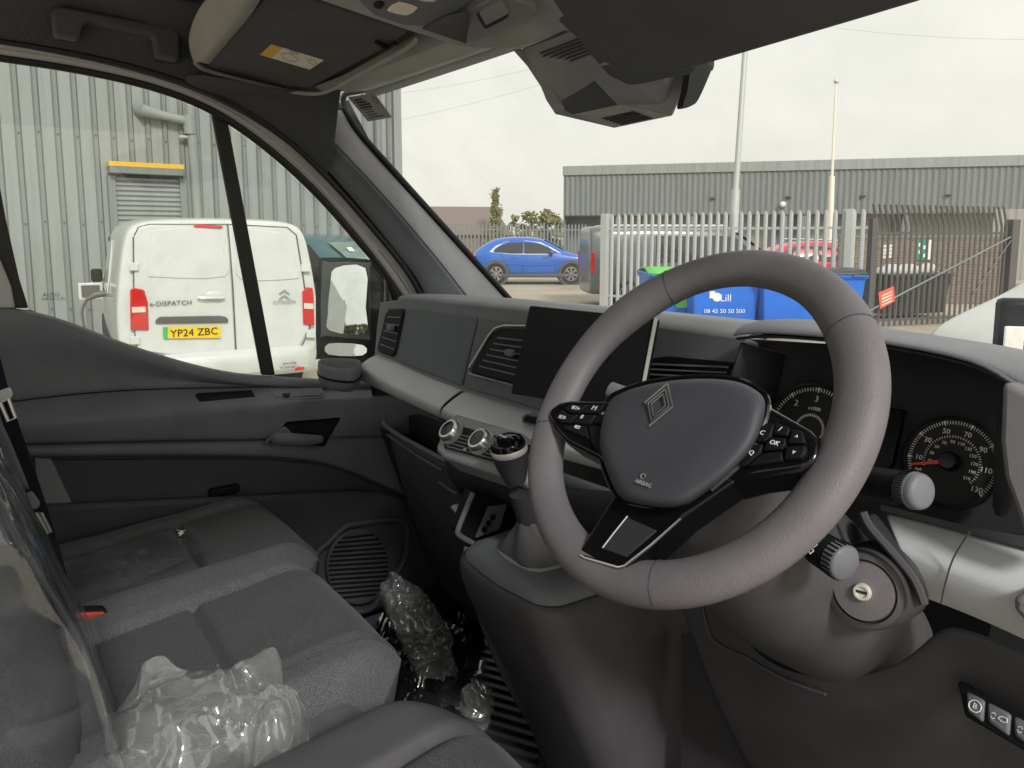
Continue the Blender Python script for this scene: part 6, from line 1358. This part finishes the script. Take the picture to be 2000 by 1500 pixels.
# ================================================================== seats
def cushion(name, parent, x0, x1, y0, y1, z0, insert=(.2, .8), cross=.55, mats=None, nx=84, ny=112, tilt=.03, h=.16, crown=.012, bol=.02, side=None, round_=.09):
    def P(s_, t_):
        X = lerp(x0, x1, s_); Y = lerp(y0, y1, t_); z = z0 + tilt * (t_ - .5)
        e = min(s_, 1 - s_) * (x1 - x0); q = 1 - t_
        w_ = max(0, 1 - e / .045); z -= .04 * w_ ** 2.2
        fr_ = max(0, 1 - q * (y1 - y0) / round_); z -= .06 * fr_ ** 2.4
        u = abs(s_ - .5) * 2
        z += bol * max(0, min(1, (u - .45) / .35)) * (1 - .5 * t_) + crown * math.cos((s_ - .5) * math.pi)
        # corner rounding in plan
        k = max(0, u - .55) / .45; Y -= .085 * k ** 2.5 * max(0, (t_ - .55) / .45)
        # sewn seams
        g = 0
        for a in insert: g = max(g, math.exp(-((s_ - a - .04 * (t_ - .5) * (1 if a > .5 else -1)) * (x1 - x0) / .008) ** 2))
        if insert[0] < s_ < insert[1]: g = max(g, math.exp(-((t_ - cross) * (y1 - y0) / .006) ** 2))
        z -= .02 * g
        z += .003 * noise.noise(V((X * 9, Y * 9, 2)))
        return V((X, Y, z))
    b = MB(); rows = [[P(i / nx, j / ny) for i in range(nx + 1)] for j in range(ny + 1)]
    n = nx + 1; vs = [p for r_ in rows for p in r_]; fs0, fs1 = [], []
    for j in range(ny):
        for i in range(nx):
            s_ = (i + .5) / nx; t_ = (j + .5) / ny; off_ = .04 * (t_ - .5)
            (fs1 if insert[0] - off_ < s_ < insert[1] + off_ else fs0).append((j * n + i, j * n + i + 1, (j + 1) * n + i + 1, (j + 1) * n + i))
    base = len(b.v); b.v += vs; b.f += fs0; b.m += [0] * len(fs0); b.f += fs1; b.m += [1] * len(fs1)
    ring = [i for i in range(nx)] + [j * n + nx for j in range(ny)] + [ny * n + i for i in range(nx, 0, -1)] + [j * n for j in range(ny, 0, -1)]
    low_ = [];
    for i in ring: p = vs[i]; low_.append(V((p.x, p.y - (.03 if p.y > (y0 + y1) / 2 else 0), z0 - h)))
    bi = len(b.v); b.v += low_; m = len(ring)
    for i in range(m): b.f.append((ring[i], ring[(i + 1) % m], bi + (i + 1) % m, bi + i)); b.m.append(2)
    return b.build(name, mats, parent, angle=75)
bench = thing('passenger_bench', 'grey cloth double passenger bench with two cushions', 'bench seat', (-.4, -.3, FZ))
sm3 = [M['bolster'], M['seat'], M['vinyl']]
cushion('outer_cushion', bench, -.83, -.425, -.58, -.015, 1.085, (.2, .82), .60, sm3, tilt=.05)
cushion('middle_cushion', bench, -.42, .035, -.58, -.06, 1.10, (.2, .80), .54, sm3, tilt=.05)
b = MB(); b.box((-.4, -.3, .86), (.78, .42, .36)); b.build('seat_base', M['soft'], bench, bevel=.02)
def backrest(name, parent, x0, x1, prof, mat, th=.12, n=9, bulge=.03, noisek=0):
    rows = []
    for j in range(n + 1):
        s_ = j / n; k = (2 * s_ - 1); rows.append([V((lerp(x0, x1, s_), p.y - bulge * abs(k) ** 3 * 1.2, p.z)) for p in prof] + [V((lerp(x0, x1, s_), p.y - th + .02 * abs(k) ** 3, p.z)) for p in prof[::-1]])
    b = MB(); b.grid(rows, close=True, caps=True); return b.build(name, mat, parent, sub=1, angle=70, bevel=.0)
pf1 = smooth_path(ats([(-140, 720), (-60, 840), (0, 925), (42, 985), (70, 1045), (80, 1095), (80, 1150), (72, 1200)], X=-.44), 3)
backrest('outer_backrest', bench, -.82, -.44, pf1, M['seat'])
b = MB(); b.tube([p + V((.002, -.012, 0)) for p in pf1], .011, 8); b.build('backrest_piping', M['bolster'], bench)
pf2 = smooth_path(ats([(-120, 830), (-60, 930), (0, 1040), (60, 1150), (120, 1270), (200, 1440), (240, 1540)], X=.02), 3)
backrest('middle_backrest', bench, -.40, .02, [p + V((0, -.022, 0)) for p in pf2], M['seat'])
dseat = thing('driver_seat', 'grey cloth driver seat cushion in the foreground', 'seat', (.44, -.3, FZ))
pfd = [V((.44, -.56 - k * .032, 1.10 + k * .085)) for k in range(9)]
backrest('backrest', dseat, .16, .73, pfd, M['seat'])
cushion('cushion', dseat, .13, .72, -.62, -.075, 1.13, (.22, .8), .62, [M['vinyl'], M['seat'], M['vinyl']], tilt=.05, round_=.1)
b = MB(); b.box((.44, -.32, .86), (.42, .42, .38)); b.build('seat_base', M['soft'], dseat, bevel=.02)
# seat belts
def strap(name, l, r, X, mat, parent):
    a = smooth_path([at(x, y, X=X) for x, y in l], 4); c = smooth_path([at(x, y, X=X + .004) for x, y in r], 4); b = MB(); b.grid([a, [(p + q) / 2 for p, q in zip(a, c)], c]); return b.build(name, mat, parent, solid=.0016, soff=0)
sb = thing('seat_belt', 'dark webbing seat belt with a grey tongue beside the outer seat', 'seat belt', at(120, 1240, X=-.41))
strap('webbing', [(-50, 640), (0, 810), (30, 900), (62, 1010), (82, 1090), (100, 1180), (118, 1260)], [(-15, 640), (28, 800), (62, 900), (100, 1015), (122, 1090), (146, 1180), (168, 1260)], -.415, M['belt'], sb)
strap('shoulder_webbing', [(-60, 760), (-20, 830), (8, 880), (40, 955)], [(-45, 750), (0, 820), (28, 880), (58, 955)], -.40, M['door'], sb)
tg = MB(); tg.slab(ats([(-10, 768), (20, 757), (26, 770), (20, 782), (-10, 792)], X=-.395), (-.012, 0, 0)); t1 = tg.build('tongue', M['silver'], sb, bevel=.003)
b = MB(); b.tube(ats([(0, 786), (16, 779), (30, 816), (16, 822)], X=-.392), .0028, 6, closed=True); b.build('tongue_plate', M['chrome'], t1)
tg = MB(); tg.slab(ats([(42, 972), (62, 960), (80, 985), (72, 998), (50, 990)], X=-.385), (-.014, 0, 0)); t1 = tg.build('tongue', M['dash'], sb, bevel=.004)
b = MB(); b.tube(ats([(72, 1000), (82, 1003), (100, 1038), (94, 1042)], X=-.383), .0025, 6, closed=True); b.build('tongue_plate', M['chrome'], t1)
bk_ = thing('belt_buckle', 'seat belt buckle with a red release button between the cushions', 'buckle', at(180, 1225, X=-.42))
b = MB(); b.slab(ats([(148, 1196), (205, 1194), (213, 1203), (211, 1216), (210, 1240), (150, 1245)], X=-.412), (-.03, 0, 0)); b.build('housing', M['black'], bk_, bevel=.004)
b = MB(); b.slab(ats([(150, 1199), (204, 1197), (211, 1209), (150, 1211)], X=-.408), (-.008, 0, 0)); b.build('release_button', M['red'], bk_, bevel=.002)
# floor mat with raised ribs
fm = thing('floor_mat', 'black ribbed rubber mat in the passenger footwell', 'floor mat', V((-.4, .25, FZ)))
b = MB(); b.slab([V((x, y, FZ + .004)) for x, y in ((-.80, .0), (-.12, -.02), (-.12, .42), (-.28, .62), (-.78, .62))], (0, 0, .005)); b.build('sheet', M['mat'], fm, bevel=.002)
r0, r1 = at(900, 1310, Z=FZ + .01), at(1040, 1348, Z=FZ + .01); rd_ = (r1 - r0).normalized(); rn2 = V((-rd_.y, rd_.x, 0)); rme2 = None
for k in range(-9, 10):
    c = V((-.36, .25, FZ + .011)) + rn2 * (k * .03); L_ = .17 if abs(k) > 7 else .24
    if rme2 is None:
        b = MB(); b.slab([rd_ * -.2 + rn2 * -.006, rd_ * .2 + rn2 * -.006, rd_ * .2 + rn2 * .006, rd_ * -.2 + rn2 * .006], (0, 0, .006)); rme2 = b.mesh('rib', M['mat'], smooth=False)
    o = bpy.data.objects.new('rib', rme2); COL.objects.link(o); o.parent = fm; o.location = c - fm.location

# ================================================================== polythene packaging
def crumple(name, label, c, ax, ay, h, seed, mat, n=40, amp=.02, tip=None, up=V((0, 0, 1)), freq=14, stretch=.55, cat='plastic wrap', group='loose polythene wrapping'):
    ax, ay, c = V(ax), V(ay), V(c); rows = []
    for j in range(n + 1):
        row = []
        for i in range(n + 1):
            u, v = 2 * i / n - 1, 2 * j / n - 1
            uu, vv = u * math.sqrt(1 - v * v / 2), v * math.sqrt(1 - u * u / 2); r2 = min(1, uu * uu + vv * vv)
            k = 1 + .22 * noise.noise(V((math.cos(math.atan2(vv, uu)) * 2, math.sin(math.atan2(vv, uu)) * 2, seed * 3.3)))
            p = c + ax * uu * k + ay * vv * k + up * (h * (1 - r2 ** 1.6))
            q = p * freq + V((seed * 7.1, seed * 2.3, 0)); q.x *= stretch
            q += V((noise.noise(q * .6), noise.noise(q * .6 + V((4, 4, 4))), noise.noise(q * .6 + V((8, 2, 1))))) * .8
            r1 = 1 - abs(noise.noise(V((q.x, q.y * .35, q.z * .8)))) * 2.4; r2 = 1 - abs(noise.noise(V((q.x * .4, q.y, q.z)) * 1.7 + V((7, 3, 1)))) * 2.4; r3 = 1 - abs(noise.noise(q * 3.6)) * 2.2
            rid = max(r1, r2 * .85) * .9 + r3 * .16 - .45
            p += (up * .75 + (ax.normalized() * noise.noise(q * .31) + ay.normalized() * noise.noise(q * .31 + V((9, 9, 9)))) * 1.1) * (rid * amp)
            if tip:
                for (tu, tvv, tl) in tip:
                    w_ = math.exp(-((uu - tu) ** 2 + (vv - tvv) ** 2) / .035); p += V(tl) * w_
            row.append(p)
        rows.append(row)
    b = MB(); b.grid(rows); o = b.build(name, mat, None, smooth=True, angle=26)
    return tag(o, label, cat, group)
def bag_at(name, label, cpx, Z, wpx, hpx, hgt, seed, mat, amp=.02, freq=14, tip=None, n=40, lean=.3):
    c = at(*cpx, Z=Z); dpt = (c - CAM).dot(FW); ax = RT * (wpx / 2 * dpt / FPX); fwd = V((FW.x, FW.y, 0)).normalized(); ay = fwd * (hpx / 2 * dpt / FPX)
    return crumple(name, label, c, ax, ay, hgt, seed, mat, n, amp, tip, V((0, 0, 1)) - fwd * 0, freq)
bag_at('plastic_wrap', 'large crumpled clear polythene bag on the middle seat', (385, 1455), 1.10, 330, 300, .075, 2, M['film'], .045, 11, [(.6, .6, (.05, .0, .075)), (-.5, .3, (0, 0, .03))], 96)
bag_at('plastic_wrap', 'tightly crinkled clear polythene lump beside the driver seat', (545, 1470), 1.10, 150, 200, .07, 5, M['film'], .03, 16, None, 90)
cb_ = at(820, 1330, Z=FZ + .012)
o = crumple('plastic_wrap', 'tall crumpled clear polythene bag standing in the footwell', cb_ + V((0, 0, .13)), RT * .075 + V((0, 0, -.035)), V((0, 0, .135)) - RT * .03, .05, 8, M['film'], 90, .04, None, -V((FW.x, FW.y, .0)).normalized(), 12)
o = crumple('plastic_wrap', 'small peaked scrap of clear polythene on the ribbed mat', at(935, 1425, Z=FZ + .01) + V((0, 0, .05)), RT * .036, V((0, 0, .065)), .03, 11, M['film'], 50, .025, None, -V((FW.x, FW.y, 0)).normalized(), 15)
bag_at('plastic_wrap', 'flat bluish polythene sheet lying on the ribbed mat', (900, 1330), FZ + .015, 110, 190, .015, 14, M['film2'], .006, 20, None, 26)
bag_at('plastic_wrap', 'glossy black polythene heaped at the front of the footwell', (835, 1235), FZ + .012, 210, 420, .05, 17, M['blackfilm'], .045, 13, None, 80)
# sheet over the middle backrest
rows = []
for j in range(41):
    s_ = j / 40; rows.append([V((lerp(.06, -.30, s_), p.y + .008 + .03 * (.4 - abs(noise.noise(V((s_ * 7 + i * .06, i * .09, 1))))) + .006 * noise.noise(V((s_ * 14, i * .5, 4))) + (.01 if j < 2 else 0), p.z + .01 * noise.noise(V((s_ * 3, i * .3, 7))))) + V((.012 * noise.noise(V((i * .4, 2, 3))), 0, 0)) for i, p in enumerate(pf2)])
fr0 = rows[0]; rows.insert(0, [p + V((.012, -.05, -.0)) for p in fr0]); rows.insert(0, [p + V((.004, -.14, 0)) for p in fr0])
b = MB(); b.grid(rows); o = b.build('plastic_cover', film('backrest_polythene', .07, (.66, .72, .78), 5, .2, False), None, sub=1, angle=180); tag(o, 'clear polythene cover pulled over the middle backrest', 'plastic wrap', 'loose polythene wrapping')
# thin sheet and torn tag on the outer cushion
rows = [[at(lerp(lerp(118, 370, i / 10), lerp(150, 415, i / 10), j / 8), lerp(lerp(1098, 1022, i / 10), lerp(1185, 1072, i / 10), j / 8), Z=1.118 + .002 * noise.noise(V((i * .7, j * .6, 0)))) for i in range(11)] for j in range(9)]
b = MB(); b.grid(rows); o = b.build('plastic_sheet', M['film2'], None); tag(o, 'thin clear polythene sheet lying flat on the outer cushion', 'plastic wrap', 'loose polythene wrapping')
tg = thing('paper_tag', 'tiny cream paper tag on the outer seat cushion', 'tag', at(353, 1042, Z=1.125))
b = MB(); b.slab(ats([(348, 1040), (355, 1036), (359, 1040), (351, 1047)], Z=1.126), (0, 0, -.001)); b.build('paper', M['cream'], tg)
b = MB(); b.tube(ats([(345, 1035), (354, 1037), (362, 1036)], Z=1.127), .0006, 4); b.build('thread', M['cream'], tg)
